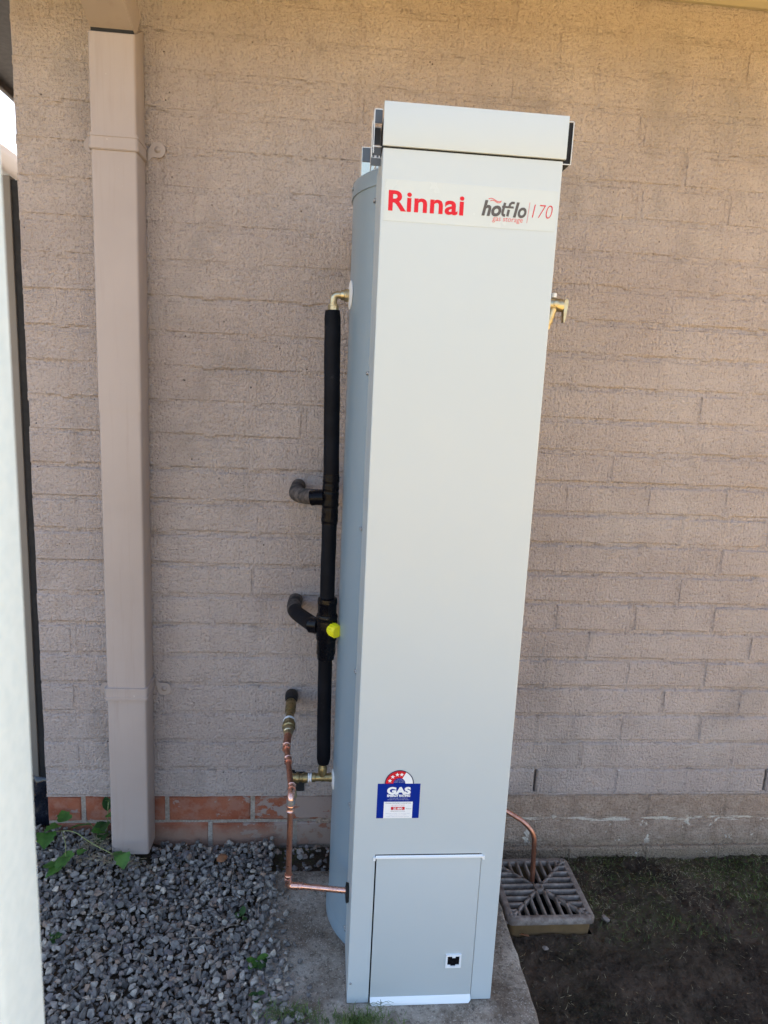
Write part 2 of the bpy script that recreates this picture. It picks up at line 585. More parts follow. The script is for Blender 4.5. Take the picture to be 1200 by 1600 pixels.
def world_loc(o):
    v = Vector(o.location)
    p = o.parent
    if p is not None:
        # parents sit without rotation or scale, each child undoing its parent's offset
        return v
    return v

def tag(o, label=None, cat=None, group=None, kind=None):
    for k, v in (('label', label), ('category', cat), ('group', group), ('kind', kind)):
        if v:
            o[k] = v
    return o

def thing(name, loc, label, cat, group=None):
    o = bpy.data.objects.new(name, None)
    COL.objects.link(o)
    o.empty_display_size = .05
    o.location = loc
    return tag(o, label, cat, group)

def fillet(pts, r, n=6):
    """round the corners of a polyline"""
    pts = [Vector(p) for p in pts]
    out = [pts[0]]
    for i in range(1, len(pts) - 1):
        a, b, c = pts[i - 1], pts[i], pts[i + 1]
        d1, d2 = (a - b), (c - b)
        L = min(r, d1.length * .49, d2.length * .49)
        p, q = b + d1.normalized() * L, b + d2.normalized() * L
        for k in range(n + 1):
            t = k / n
            out.append(p * (1 - t) ** 2 + b * 2 * t * (1 - t) + q * t * t)
    out.append(pts[-1])
    return out

def along(pts, a, b, n=None):
    """the stretch of a polyline between two fractions of its length"""
    pts = [Vector(p) for p in pts]
    L = [0]
    for i in range(1, len(pts)):
        L.append(L[-1] + (pts[i] - pts[i - 1]).length)
    def at(t):
        d = t * L[-1]
        for i in range(1, len(pts)):
            if d <= L[i] + 1e-12:
                q = (d - L[i - 1]) / max(1e-9, L[i] - L[i - 1])
                return pts[i - 1].lerp(pts[i], q)
        return pts[-1]
    ts = [a] + [l / L[-1] for l in L if a < l / L[-1] < b] + [b]
    return [at(t) for t in ts]

def text_mb(body, size, x, z, y, shear=0.0, offset=0.0, align='LEFT', xscale=1.0, space=1.0):
    """flat lettering standing in the plane of the heater's front (facing -Y)"""
    cu = bpy.data.curves.new('lettering', 'FONT')
    cu.body = body
    cu.size = size
    cu.shear = shear
    cu.offset = offset
    cu.align_x = align
    cu.space_character = space
    cu.resolution_u = 4
    o = bpy.data.objects.new('lettering', cu)
    COL.objects.link(o)
    dg = bpy.context.evaluated_depsgraph_get()
    me = bpy.data.meshes.new_from_object(o.evaluated_get(dg))
    mb = MB()
    mb.add([(x + v.co.x * xscale, y, z + v.co.y) for v in me.vertices], [tuple(p.vertices) for p in me.polygons])
    bpy.data.objects.remove(o)
    bpy.data.meshes.remove(me)
    return mb

def face_front(o):
    me = o.data
    bm = bmesh.new()
    bm.from_mesh(me)
    for f in bm.faces:
        f.normal_update()
        if f.normal.y > 0:
            f.normal_flip()
    bm.to_mesh(me)
    bm.free()

def stroke(mb, pts, w, y):
    """a flat pen stroke with square ends, as one ribbon"""
    pts = [Vector((p[0], 0, p[1])) for p in pts]
    V, F = [], []
    n = len(pts)
    for i, p in enumerate(pts):
        t = (pts[min(n - 1, i + 1)] - pts[max(0, i - 1)]).normalized()
        nrm = Vector((-t.z, 0, t.x))
        V.append((p + nrm * w / 2 + Vector((0, y, 0))))
        V.append((p - nrm * w / 2 + Vector((0, y, 0))))
    for i in range(n - 1):
        F.append((2 * i, 2 * i + 1, 2 * i + 3, 2 * i + 2))
    mb.add(V, F)

def arc(cx, cz, rx, rz, a0, a1, n=14):
    return [(cx + rx * math.cos(math.radians(a0 + (a1 - a0) * i / n)), cz + rz * math.sin(math.radians(a0 + (a1 - a0) * i / n))) for i in range(n + 1)]

# ------------------------------------------------------------------ ground
g = MB()
gx = [-250, .505, .735, 250]
gy = [-250, -.31, -.075, 250]
for i in range(3):
    for j in range(3):
        if i == 1 and j == 1:
            continue
        g.add([(gx[i], gy[j], -.235), (gx[i + 1], gy[j], -.235), (gx[i + 1], gy[j + 1], -.235), (gx[i], gy[j + 1], -.235)], [(0, 1, 2, 3)])
tag(g.build('ground', M['ground']), kind='structure')

def soil_h(x, y):
    h = -.203 + .012 * noise.noise(Vector((x * 4, y * 4, 0))) + .006 * noise.noise(Vector((x * 17, y * 17, 3)))
    h += .0065 * noise.noise(Vector((x * 55, y * 55, 5))) + .0035 * noise.noise(Vector((x * 150, y * 150, 9)))
    h -= .010 * max(0, 1 + y / .08) if y > -.08 else 0
    return h
sm = MB()
nx, ny = 300, 250
X0, X1, Y0, Y1 = .40, 1.9, -1.25, .01
idx = {}
V, F = [], []
for j in range(ny + 1):
    for i in range(nx + 1):
        x = X0 + (X1 - X0) * i / nx
        y = Y0 + (Y1 - Y0) * j / ny
        e = min(1, (X1 - x) / .1, (y - Y0) / .1)
        V.append((x, y, soil_h(x, y) * e + -.245 * (1 - e)))
for j in range(ny):
    for i in range(nx):
        x = X0 + (X1 - X0) * (i + .5) / nx
        y = Y0 + (Y1 - Y0) * (j + .5) / ny
        if .508 < x < .732 and -.307 < y < -.078:
            continue
        a = j * (nx + 1) + i
        F.append((a, a + 1, a + nx + 2, a + nx + 1))
sm.add(V, F, True)
tag(sm.build('soil', M['soil'], fix=False), kind='structure')

# ------------------------------------------------------------------ the brick wall
CO, BL = .086, .24
wall = thing('brick_wall', (0.4, .05, -.25), 'house wall of painted bricks in a dull pinkish beige with bare red bricks at its foot', 'wall')
XA, XB = -.76, 1.64
def brick_mesh(L, seed, rough=1.0):
    """a brick with worn, slightly uneven front edges; origin at its left front bottom corner"""
    rr = random.Random(seed)
    H, D = CO - .010, .10
    b = .0045
    xs = [0, L * .33, L * .66, L]
    V, F = [], []
    # front rim ring (bevelled) + back ring
    def ring(inset, y, jit):
        r = []
        for x in xs:
            r.append((x if 0 < x < L else (inset if x == 0 else L - inset), y, inset))
        for x in reversed(xs):
            r.append((x if 0 < x < L else (inset if x == 0 else L - inset), y, H - inset))
        return [(p[0] + rr.uniform(-jit, jit), p[1] + rr.uniform(-jit, jit) * .35, p[2] + rr.uniform(-jit, jit)) for p in r]
    R0 = ring(b, 0, .0014 * rough)
    R1 = ring(0, b, .0010 * rough)
    R2 = ring(0, D, 0)
    V = R0 + R1 + R2
    n = 8
    for a in (0, n):
        for k in range(n):
            F.append((a + k, a + (k + 1) % n, a + n + (k + 1) % n, a + n + k))
    for q in range(3):
        F.append((q, q + 1, 6 - q, 7 - q))
    mb = MB().add(V, F, False)
    return mb
brick_cache = {}
def brick_me(L, var, mat):
    key = (round(L, 3), var, mat.name)
    if key not in brick_cache:
        mb = brick_mesh(L, hash(key[:2]) & 0xffff if False else int(L * 1000) * 7 + var, 1.6 if mat is M['bare_brick'] else 1.0)
        me = mb.mesh('brick', mat)
        bm = bmesh.new()
        bm.from_mesh(me)
        bmesh.ops.recalc_face_normals(bm, faces=bm.faces[:])
        # the ring is open at the back: make sure the front looks out
        for f in bm.faces:
            if abs(f.normal.y) > .9 and f.normal.y > 0:
                bmesh.ops.reverse_faces(bm, faces=bm.faces[:])
                break
        bm.to_mesh(me)
        bm.free()
        brick_cache[key] = me
    return brick_cache[key]
mort = MB()
mort_bare = MB()
def seam(mb, a, b, horiz, c, y0, w, seed, amp, step=.007):
    """thick paint lying in a joint: a strip wider than the joint whose edges run out over the bricks here and there"""
    n = max(2, int((b - a) / step))
    prof = [-1.0, -.62, -.25, .08, .36, .62, 1.0]
    V, F = [], []
    for i in range(n + 1):
        t = a + (b - a) * i / n
        sh = .0022 * noise.noise(Vector((t * 13, seed * 2.4, 0)))
        ww = w * (1 + .35 * noise.noise(Vector((t * 21, seed * 1.7, 5))))
        deep = y0 + amp * noise.noise(Vector((t * 9, seed * 2.3, 9))) + amp * .7 * noise.noise(Vector((t * 45, seed, 3)))
        for j, q in enumerate(prof):
            o = c + sh + q * ww
            e = abs(q - .36) / (1.36 if q < .36 else .64) if horiz else abs(q)
            y = deep * (1 - e) + (min(y0, .0010 if y0 < .005 else .0076) + amp * .9 * noise.noise(Vector((t * 38, o * 130, seed)))) * e
            if e > .9:
                y += .0035
            y += .0004 * noise.noise(Vector((t * 160, o * 160, seed)))
            V.append((t, y, o) if horiz else (o, y, t))
    m_ = len(prof)
    for i in range(n):
        for j in range(m_ - 1):
            k0 = i * m_ + j
            F.append((k0, k0 + m_, k0 + m_ + 1, k0 + 1) if horiz else (k0, k0 + 1, k0 + m_ + 1, k0 + m_))
    mb.add(V, F, True)
for k in range(-3, 26):
    z0 = k * CO + .005
    even = k % 2 == 0
    ph = .655 if even else .775
    joints = []
    x = ph
    while x > XA + .03:
        x -= BL
    while x < XB - .03:
        x += BL
        if XA + .05 < x < XB - .03:
            joints.append(x + rnd.uniform(-.006, .006))
    edges = [XA] + joints + [XB]
    dy = .007 if k < 0 else 0.0
    if k == -3:
        dy = -.006
    for i in range(len(edges) - 1):
        a = edges[i] + (.005 if i else 0)
        b = edges[i + 1] - (.005 if i < len(edges) - 2 else 0)
        L = b - a
        bare = k in (-1, -2, -3) and a < .0
        Lq = round(L / .004) * .004
        mat = M['bare_brick'] if bare else M['paint']
        o = put('brick', brick_me(Lq, rnd.randrange(3), mat), None)
        o.parent = wall
        o.matrix_parent_inverse = Matrix.Translation(-Vector(wall.location))
        o.location = (a + (L - Lq) / 2, dy + rnd.uniform(-.0008, .0008), z0 + rnd.uniform(-.001, .001))
        if i < len(edges) - 2:
            # perpend; every third one of the first course is left open as a weep hole
            xj = edges[i + 1]
            weep = k == 0 and min(abs(xj - .655 - t * .72) for t in range(-3, 4)) < .03
            if weep:
                MB().box(xj - .009, xj + .009, .022, .03, z0 - .003, z0 + CO - .008).build('weep_dark_backing', M['dark_in'], wall)  # black backing in the slot stands in for its shade
            if not weep:
                raw = k < 0 and xj < .05
                (mort_bare if raw else mort).box(xj - .0062, xj + .0062, dy + (.002 if raw else .008), .09, z0 - .004, z0 + CO - .006)
                if not raw:
                    ope = k < 0 or rnd.random() < (.55 if (xj > .45 and k < 12) else (.30 if k < 9 else .16))
                    seam(mort, z0 - .003, z0 + CO - .007, False, xj, dy + (rnd.choice((.0020, .0032, .0042)) if ope else rnd.choice((-.0009, -.0006, -.0002))), .0095 if ope else .0150, k * 31 + i + .5, .0010 if ope else .0005)
    # bed joint under this course
    x = XA
    while x < XB:
        w = min(rnd.uniform(.05, .16), XB - x)
        raw = k in (-1, -2) and x < .0
        (mort_bare if raw else mort).box(x, x + w, (.0125 if k < 0 else .009) + rnd.uniform(-.0006, .0006) + (.004 if k == 0 else 0), .09, k * CO - .0062, k * CO + .0062)
        x += w
    if k > 0:
        seam(mort, XA, XB, True, k * CO, .0050 if k < 12 else (.0040 if k < 17 else .0026), .0105, k + .3, .0040 if k < 17 else .0022)
    elif k < 0 and k > -3:
        seam(mort, .0, XB, True, k * CO, .0088, .0100, k + .3, .0015)
    elif k == 0:
        seam(mort, XA, XB, True, .0030, .0045, .0050, .3, .0015)
mort.box(XA + .006, XB, .0905, .10, -.30, 2.24)
mort.build('mortar', M['paint'], wall, fix=False)
mort_bare.build('mortar', M['mortar'], wall)
# the wall goes on past the picture: joined brickwork, and the return round the corner
far = MB()
for k in range(-3, 26):
    x = XB + .005 + (.0 if k % 2 else .12)
    if k % 2 == 0:
        far.box(XB + .005, XB + .115, .0, .1, k * CO + .005, k * CO + .081)
    while x < 1.8:
        far.box(x, x + .23, .0, .1, k * CO + .005, k * CO + .081)
        x += BL
far.box(XB, 2.10, .004, .09, -.26, 2.24)
tag(far.build('brickwork', M['paint'], wall), kind='stuff')
ret = MB()
for k in range(-3, 26):
    y = .1105
    while y < 4.5:
        ret.box(XA, XA + .09, y, y + .23, k * CO + .005, k * CO + .081)
        y += BL
ret.box(XA + .003, XA + .08, .1, 4.6, -.26, 2.24)
tag(ret.build('brickwork', M['paint'], wall), kind='stuff')

# ------------------------------------------------------------------ eave and roof
EY, EX = -.45, -1.17
SZ = 2.172
roof = thing('house_roof', (1.5, 2.0, 2.17), 'overhanging eave with cream soffit and beige moulding above the brick wall', 'roof')
MB().box(XA - .0005, 2.30, EY, -.002, SZ, SZ + .008).build('soffit_board', M['soffit'], roof)
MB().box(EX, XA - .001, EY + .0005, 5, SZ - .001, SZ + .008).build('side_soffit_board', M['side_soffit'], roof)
q = MB()
q.prism([(-.0005, SZ - .0005), (-.0005, SZ - .026), (-.010, SZ - .026), (-.022, SZ - .018), (-.028, SZ - .008), (-.030, SZ - .0005)], XA - .03, 2.0, 'YZ')
q.build('quad_moulding', M['mould'], roof)
MB().box(EX - .02, 2.30, EY - .02, EY, SZ - .02, SZ + .16, .002).box(EX - .02, EX - .0005, EY + .0005, 5, SZ - .02, SZ + .16, .002).build('fascia', M['fascia'], roof)
gu = MB()
gp = [(EY - .021, SZ + .06), (EY - .021, SZ - .06), (EY - .10, SZ - .06), (EY - .125, SZ - .03), (EY - .125, SZ + .05), (EY - .118, SZ + .05), (EY - .118, SZ - .028), (EY - .098, SZ - .054), (EY - .027, SZ - .054), (EY - .027, SZ + .06)]
gu.prism(gp, EX - .1, 2.30, 'YZ')
gu.build('gutter', M['fascia'], roof)
rf = MB()
rf.add([(EX - .12, EY - .1, SZ + .16), (2.4, EY - .1, SZ + .16), (2.4, 4.2, SZ + 2.1), (1.6, 4.2, SZ + 2.1), (EX - .12, 8, SZ + .16), (2.4, 8.5, SZ + .3)],
       [(0, 1, 2, 3), (0, 3, 4), (3, 2, 5, 4)])
rf.build('roof_sheet', M['roof'], roof)  # unseen; extent chosen to shade the yard and let side light in

# ------------------------------------------------------------------ downpipe
DX0, DX1, DY0, DY1 = -.5565, -.4565, -.09, -.014
dp = thing('downpipe', (-.506, -.05, -.1), 'square beige downpipe strapped to the painted wall beside the weeds', 'downpipe')
def rect_tube(mb, x0, x1, y0, y1, z0, z1, r=.006, top=None):
    pts = []
    for cx, cy, a in ((x1 - r, y1 - r, 0), (x0 + r, y1 - r, 90), (x0 + r, y0 + r, 180), (x1 - r, y0 + r, 270)):
        for k in range(4):
            q = math.radians(a + 30 * k)
            pts.append((cx + r * math.cos(q), cy + r * math.sin(q)))
    n = len(pts)
    V = [(x, y, z0) for x, y in pts] + [(x, y, z1 if top is None else top(x, y)) for x, y in pts]
    mb.add(V, [(i, (i + 1) % n, (i + 1) % n + n, i + n) for i in range(n)], True)
    mb.add(V, [tuple(reversed(range(n))), tuple(range(n, 2 * n))])
    return mb
rect_tube(MB(), DX0, DX1, DY0, DY1, -.115, 1.0995).build('lower_length', M['downpipe'], dp, sharp=40)
rect_tube(MB(), DX0 - .0012, DX1 + .0012, DY0 - .0012, DY1 + .0008, 1.094, 1.925, top=lambda x, y: 1.925 + (y - DY0) * .55).build('upper_length', M['downpipe'], dp, sharp=40)
# the offset bend running out to the gutter
s_ = .38
sp = MB()
def spx(x, t, h):
    d = Vector((0, -1, s_)).normalized()
    up = Vector((0, s_, 1)).normalized()
    return Vector((x, -.066, 1.931)) + d * t + up * h
V = []
for t in (0, .46):
    for x, h in ((DX0 + .003, -.002), (DX1 - .003, -.002), (DX1 - .003, .072), (DX0 + .003, .072)):
        V.append(spx(x, t - (.02 if h > .05 and t == 0 else 0), h))
sp.add(V, [(0, 1, 5, 4), (1, 2, 6, 5), (2, 3, 7, 6), (3, 0, 4, 7), (0, 3, 2, 1), (4, 5, 6, 7)])
sp.build('offset_bend', M['downpipe'], dp)
MB().box(DX0 + .004, DX1 - .004, DY0 + .006, DY1 - .002, 1.90, 1.945).build('dark_joint_filler', M['dark_in'], dp)  # near-black block, the shade of the joint gap put into its colour
for zc, zt in ((1.70, 1.717), (.357, .333)):
    c = rect_tube(MB(), DX0 - .004, DX1 + .004, DY0 - .0045, DY1 + .003, zc - .0175, zc + .0175, .007)
    rect_tube(c, DX0 - .0055, DX1 + .0055, DY0 - .006, DY1 + .003, zc - .0155, zc - .0085, .008)
    rect_tube(c, DX0 - .0055, DX1 + .0055, DY0 - .006, DY1 + .003, zc + .0105, zc + .0165, .008)
    co = c.build('clip', M['downpipe'], dp, sharp=40)
    for sx in (-1, 1):
        xe = DX1 + .003 if sx > 0 else DX0 - .003
        poly = [(xe, zc - .012), (xe + sx * .012, zt - .017)]
        poly += [(xe + sx * (.024 + .018 * math.cos(a)), zt + .018 * math.sin(a)) for a in [math.radians(-75 + 15 * i) for i in range(11)]]
        poly += [(xe + sx * .012, zt + .017), (xe, zc + .012)]
        MB().prism(poly, -.0045, -.0015, 'XZ').build('clip_tab', M['downpipe'], co)
        MB().lathe((xe + sx * .024, -.0046, zt), [(.0075, 0), (.0075, -.001), (.0045, -.001), (.004, -.0035), (.002, -.0042)], 12, 'Y').build('screw', M['downpipe'], co)

# ------------------------------------------------------------------ concrete slab under the heater
sl = MB()
out = []
cn = [(-.135, -.13), (.492, -.13), (.492, -1.02), (-.135, -1.02)]
for i in range(4):
    a, b = Vector(cn[i]), Vector(cn[(i + 1) % 4])
    n = 30
    for k in range(n):
        p = a.lerp(b, k / n)
        j = .0035 * noise.noise(Vector((p.x * 30, p.y * 30, 1))) + .002 * noise.noise(Vector((p.x * 90, p.y * 90, 4)))
        out.append(Vector((p.x + j, p.y + j)))
n = len(out)
cc = Vector((.18, -.55))
def ins(p, d):
    v = p.copy()
    v.x += d if v.x < cc.x - .3 else (-d if v.x > cc.x + .3 else 0)
    v.y += d if v.y < -1.0 else (-d if v.y > -.15 else 0)
    return v
R = [[(p.x, p.y, -.26) for p in out], [(p.x, p.y, -.1475) for p in out], [(ins(p, .002).x, ins(p, .002).y, -.1425) for p in out], [(ins(p, .007).x, ins(p, .007).y, -.14) for p in out]]
V = sum(R, [])
F = [(r * n + k, r * n + (k + 1) % n, (r + 1) * n + (k + 1) % n, (r + 1) * n + k) for r in range(3) for k in range(n)]
sl.add(V, F, True)
sl.f.append(tuple(3 * n + k for k in range(n)))
sl.sm.append(False)
tag(sl.build('concrete_slab', M['concrete'], sharp=50), 'stained grey concrete slab that carries the tall water heater', 'slab')

# ------------------------------------------------------------------ gravel
def slab_edge(y):
    """where the gravel stops against the slab"""
    e = -.098 + .012 * noise.noise(Vector((0, y * 14, 2)))
    if y < -.33:
        e += (-.33 - y) * .36
    if y < -.62:
        e -= 0
    return e
def grav_h(x, y):
    t = min(1, max(0, (-.36 - x) / .26))
    t = t * t * (3 - 2 * t)
    fy = max(.25, 1 + y / .45 * .75)
    near = min(1, max(0, (x + .30) / .16))
    return -.146 + .058 * t * fy + .014 * near + .006 * noise.noise(Vector((x * 7, y * 7, 8)))
def hull_stone(seed):
    rr = random.Random(seed)
    bm = bmesh.new()
    for _ in range(11):
        v = Vector((rr.gauss(0, 1), rr.gauss(0, 1), rr.gauss(0, 1))).normalized()
        v = Vector((v.x, v.y * rr.uniform(.72, .95), v.z * rr.uniform(.55, .8))) * rr.uniform(.86, 1.05)
        bm.verts.new(v)
    r = bmesh.ops.convex_hull(bm, input=bm.verts[:])
    dead = [v for v in bm.verts if not v.link_faces]
    bmesh.ops.delete(bm, geom=dead, context='VERTS')
    bmesh.ops.bevel(bm, geom=bm.edges[:], offset=.06, segments=1, affect='EDGES', clamp_overlap=True)
    bmesh.ops.triangulate(bm, faces=bm.faces[:])
    bm.verts.index_update()
    d = ([v.co.copy() for v in bm.verts], [tuple(v.index for v in f.verts) for f in bm.faces])
    bm.free()
    return d
protos = [hull_stone(100 + i) for i in range(12)]
stones = []
def rock(x, y, z, r, rr):
    e = Matrix.Rotation(rr.uniform(0, 6.28), 3, 'Z') @ Matrix.Rotation(rr.gauss(0, .5), 3, 'X') @ Matrix.Rotation(rr.gauss(0, .5), 3, 'Y')
    stones.append((x, y, z, r, e, rr.randrange(12), rr.random()))
rg = random.Random(11)
STEP = .0142
for layer in range(3):
    y = -1.15
    while y < -.012:
        x = -1.05
        while x < .06:
            px, py = x + rg.uniform(-.006, .006), y + rg.uniform(-.006, .006)
            behind = py > -.155 + .02 * noise.noise(Vector((px * 20, 0, 6)))
            lim = slab_edge(py)
            if (px < lim or (behind and px < .04)) and not (DX0 - .004 < px < DX1 + .004 and DY0 - .004 < py):
                r = rg.choice((.0055, .0075, .0092, .0106, .0124)) * rg.uniform(.85, 1.2)
                h = grav_h(px, py)
                if behind and px > -.12:
                    h = -.158 + .01 * noise.noise(Vector((px * 30, py * 30, 2)))
                z = h - .010 * (2 - layer) + rg.uniform(-.004, .004)
                keep = layer < 2 or rg.random() < .62
                edge = px > lim - .02 and layer == 2 and rg.random() < .2
                if keep and not edge:
                    rock(px, py, z, r, rg)
            x += STEP
        y += STEP
# a few that rolled onto the slab
for _ in range(26):
    y = rg.uniform(-.62, -.18)
    x = slab_edge(y) + abs(rg.gauss(0, .018))
    rock(x, y, -.134, rg.uniform(.005, .010), rg)
grav_bed = MB()
bx, by = [], []
NXG, NYG = 44, 46
V, F = [], []
for j in range(NYG + 1):
    for i in range(NXG + 1):
        x, y = -1.1 + (.04 + 1.1) * i / NXG, -1.2 + 1.19 * j / NYG
        V.append((x, y, min(grav_h(x, y) - .017, -.160 if x > -.15 else 9)))
for j in range(NYG):
    for i in range(NXG):
        a = j * (NXG + 1) + i
        F.append((a, a + 1, a + NXG + 2, a + NXG + 1))
grav_bed.add(V, F, True)
tag(grav_bed.build('gravel_base', M['soil'], fix=False), kind='structure')

camloc = Vector(cam.location)
def in_view(p):
    d = Vector(p) - camloc
    zc = d.dot(_f)
    u, v = FPX * d.dot(_r2) / zc, FPX * d.dot(_u2) / zc
    return -520 < u < 600 and -800 < v < 800, zc
grav = MB()
tones = []
top, rest = [], []
order = []
for s in stones:
    ok, d = in_view(s[:3])
    high = s[2] > grav_h(s[0], s[1]) - .003
    order.append((s[3] / d if ok and high and s[0] > -.62 else 0, s))
order.sort(key=lambda t: -t[0])
picked, others = [s for k, s in order[:300]], [s for k, s in order[300:]]
for x, y, z, r, e, pi, tone in others:
    V, F = protos[pi]
    grav.add([Vector((x, y, z)) + e @ (p * r) for p in V], F, False)
    tones.extend([tone] * len(V))
gme = grav.mesh('gravel', M['stone'])
at = gme.attributes.new('tone', 'FLOAT', 'POINT')
at.data.foreach_set('value', tones)
go = put('gravel', gme)
tag(go, 'loose blue grey crushed stone spread along the foot of the wall', 'gravel', kind='stuff')
pm = []
for i, (V, F) in enumerate(protos):
    me = MB().add(V, F, False).mesh('stone', M['stone'])
    pm.append(me)
for x, y, z, r, e, pi, tone in picked:
    o = bpy.data.objects.new('stone', pm[pi])
    COL.objects.link(o)
    o.parent = go
    o.matrix_world = Matrix.Translation((x, y, z)) @ e.to_4x4() @ Matrix.Scale(r, 4)

# ------------------------------------------------------------------ water heater
CX, CY, CR = .238, -.26, .20
FX0, FX1, FY, FB, FZ0, FZ1 = .079, .397, -.546, -.386, -.138, 1.583
wh = thing('water_heater', (CX, -.33, -.14), 'tall grey gas storage water heater with flat front cover standing on the slab', 'water heater')
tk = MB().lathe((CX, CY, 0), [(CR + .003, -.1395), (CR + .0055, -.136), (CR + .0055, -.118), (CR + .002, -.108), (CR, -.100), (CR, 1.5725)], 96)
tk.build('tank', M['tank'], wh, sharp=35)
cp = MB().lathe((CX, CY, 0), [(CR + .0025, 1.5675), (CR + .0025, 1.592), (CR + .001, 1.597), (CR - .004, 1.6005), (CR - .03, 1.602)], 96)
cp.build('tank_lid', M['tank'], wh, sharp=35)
# front cover: sheet with an opening for the access panel, folded back along its edges
OX0, OX1, OZ1 = .1255, .3515, .2225
fc = MB()
xs = [FX0, OX0, OX1, FX1]
zs = [FZ0, OZ1, FZ1]
r = .0022
for i in range(3):
    for j in range(2):
        if i == 1 and j == 0:
            continue
        xa, xb = xs[i] + (r if i == 0 else 0), xs[i + 1] - (r if i == 2 else 0)
        fc.add([(xa, FY, zs[j]), (xb, FY, zs[j]), (xb, FY, zs[j + 1]), (xa, FY, zs[j + 1])], [(0, 1, 2, 3)])
for sx, xe in ((1, FX0), (-1, FX1)):
    pr = [(xe + sx * r, FY), (xe + sx * r * .3, FY + r * .3), (xe, FY + r), (xe, FB)]
    for a, b in zip(pr[:-1], pr[1:]):
        fc.add([(a[0], a[1], FZ0), (b[0], b[1], FZ0), (b[0], b[1], FZ1), (a[0], a[1], FZ1)], [(0, 1, 2, 3)], False)
fc.add([(FX0 + r, FY, FZ1), (FX1 - r, FY, FZ1), (FX1, FB, FZ1), (FX0, FB, FZ1)], [(0, 1, 2, 3)])
for xe in (OX0, OX1):
    fc.add([(xe, FY, FZ0), (xe, FY + .02, FZ0), (xe, FY + .02, OZ1), (xe, FY, OZ1)], [(0, 1, 2, 3)])
fc.add([(OX0, FY, OZ1), (OX1, FY, OZ1), (OX1, FY + .02, OZ1), (OX0, FY + .02, OZ1)], [(0, 1, 2, 3)])
bm = bmesh.new()
me = fc.mesh('front_cover', M['cover'])
bm.from_mesh(me)
bmesh.ops.remove_doubles(bm, verts=bm.verts[:], dist=.0002)
bmesh.ops.recalc_face_normals(bm, faces=bm.faces[:])
bm.to_mesh(me)
bm.free()
fco = put('front_cover', me, wh)
MB().box(FX0 + .004, FX1 - .004, FY + .021, FY + .03, FZ0 + .002, FZ1 - .004).build('dark_backing', M['dark_in'], wh)  # dark sheet behind the panel gap, standing in for recess shadow
# access panel, its top hung on a folded lip and its foot kicked out
ap = MB().box(OX0 + .0032, OX1 - .0012, FY - .0012, FY + .004, FZ0 + .010, .2135, .0006)
apo = ap.build('access_panel', M['panel'], wh)
tl = MB().prism([(FY - .0005, .2205), (FY - .004, .2185), (FY - .004, .2150), (FY - .0014, .2140), (FY - .0014, .2205)], OX0 + .001, OX1 + .001, 'YZ')
tl.box(OX0 - .004, OX0 + .0008, FY - .0035, FY - .0004, .210, .2175).box(OX1 + .0012, OX1 + .006, FY - .0035, FY - .0004, .210, .2175)
tl.build('top_lip', M['white_edge'], apo)
bl = MB()
bz = FZ0 + .0145
bl.add([(OX0 + .0034, FY - .0014, bz), (OX1 - .0014, FY - .0014, bz), (OX1 - .0014, FY - .0075, FZ0 + .006), (OX1 - .006, FY - .0085, FZ0 - .001), (OX0 + .008, FY - .0085, FZ0 - .001), (OX0 + .0034, FY - .0075, FZ0 + .006),
        (OX0 + .0034, FY + .0008, bz - .001), (OX1 - .0014, FY + .0008, bz - .001), (OX1 - .0014, FY - .0060, FZ0 + .0052), (OX1 - .006, FY - .007, FZ0 - .0015), (OX0 + .008, FY - .007, FZ0 - .0015), (OX0 + .0034, FY - .0060, FZ0 + .0052)],
       [(0, 1, 2, 3, 4, 5), (11, 10, 9, 8, 7, 6)] + [(i, i + 6, (i + 1) % 6 + 6, (i + 1) % 6) for i in range(6)])
bl.build('bottom_lip', M['white_edge'], apo)
# sight window
WX0, WX1, WZ0, WZ1 = .2895, .3235, -.053, -.020
sw = MB()
for a in ((WX0, WX1, WZ1 - .0045, WZ1), (WX0, WX1, WZ0, WZ0 + .004), (WX0, WX0 + .004, WZ0 + .004, WZ1 - .0045), (WX1 - .004, WX1, WZ0 + .004, WZ1 - .0045)):
    sw.box(a[0], a[1], FY - .0042, FY - .0013, a[2], a[3])
sw.box(WX0 + .014, WX0 + .021, FY - .0048, FY - .0022, WZ1 - .0075, WZ1 - .0030)
sw.box(WX0 + .004, WX0 + .011, FY - .0034, FY - .0014, WZ0 + .004, WZ0 + .007).box(WX0 + .022, WX1 - .004, FY - .0034, FY - .0014, WZ0 + .004, WZ0 + .007)
swo = sw.build('sight_window', M['white_plastic'], wh)
MB().box(WX0 + .0035, WX1 - .0035, FY - .0020, FY - .0014, WZ0 + .0035, WZ1 - .004).build('glass', M['black_plastic'], swo)
# screws down the flange and the tank
for z in (1.539, 1.206, .88, .556, .228, -.098):
    a = math.radians(225)
    y = FB - .006
    MB().lathe((FX0, y + .004, z), [(.0042, 0), (.0040, -.0018), (.0022, -.003)], 10, 'X').build('screw', M['screw'], wh)
    ang = math.atan2(-.145, -.146) 
    nx_, ny_ = -.80, -.60
    d = Vector((nx_, ny_, 0))
    p = Vector((CX, CY, z)) + d * CR
    MB().lathe(p, [(.0045, -.0005), (.0045, .0014), (.003, .003), (.0012, .0034)], 10, (d, Vector((-d.y, d.x, 0)), Vector((0, 0, 1)))).build('screw', M['screw'], wh)
d = Vector((-1, -.12, 0)).normalized()
MB().lathe(Vector((CX, CY, 1.584)) + d * (CR + .0025), [(.0045, -.0005), (.0045, .0016), (.003, .0034)], 10, (d, Vector((-d.y, d.x, 0)), Vector((0, 0, 1)))).build('screw', M['screw'], wh)
MB().lathe((.0855, FY, -.0885), [(.0028, .0005), (.0026, -.001), (.001, -.0016)], 8, 'Y').build('screw', M['screw'], wh)
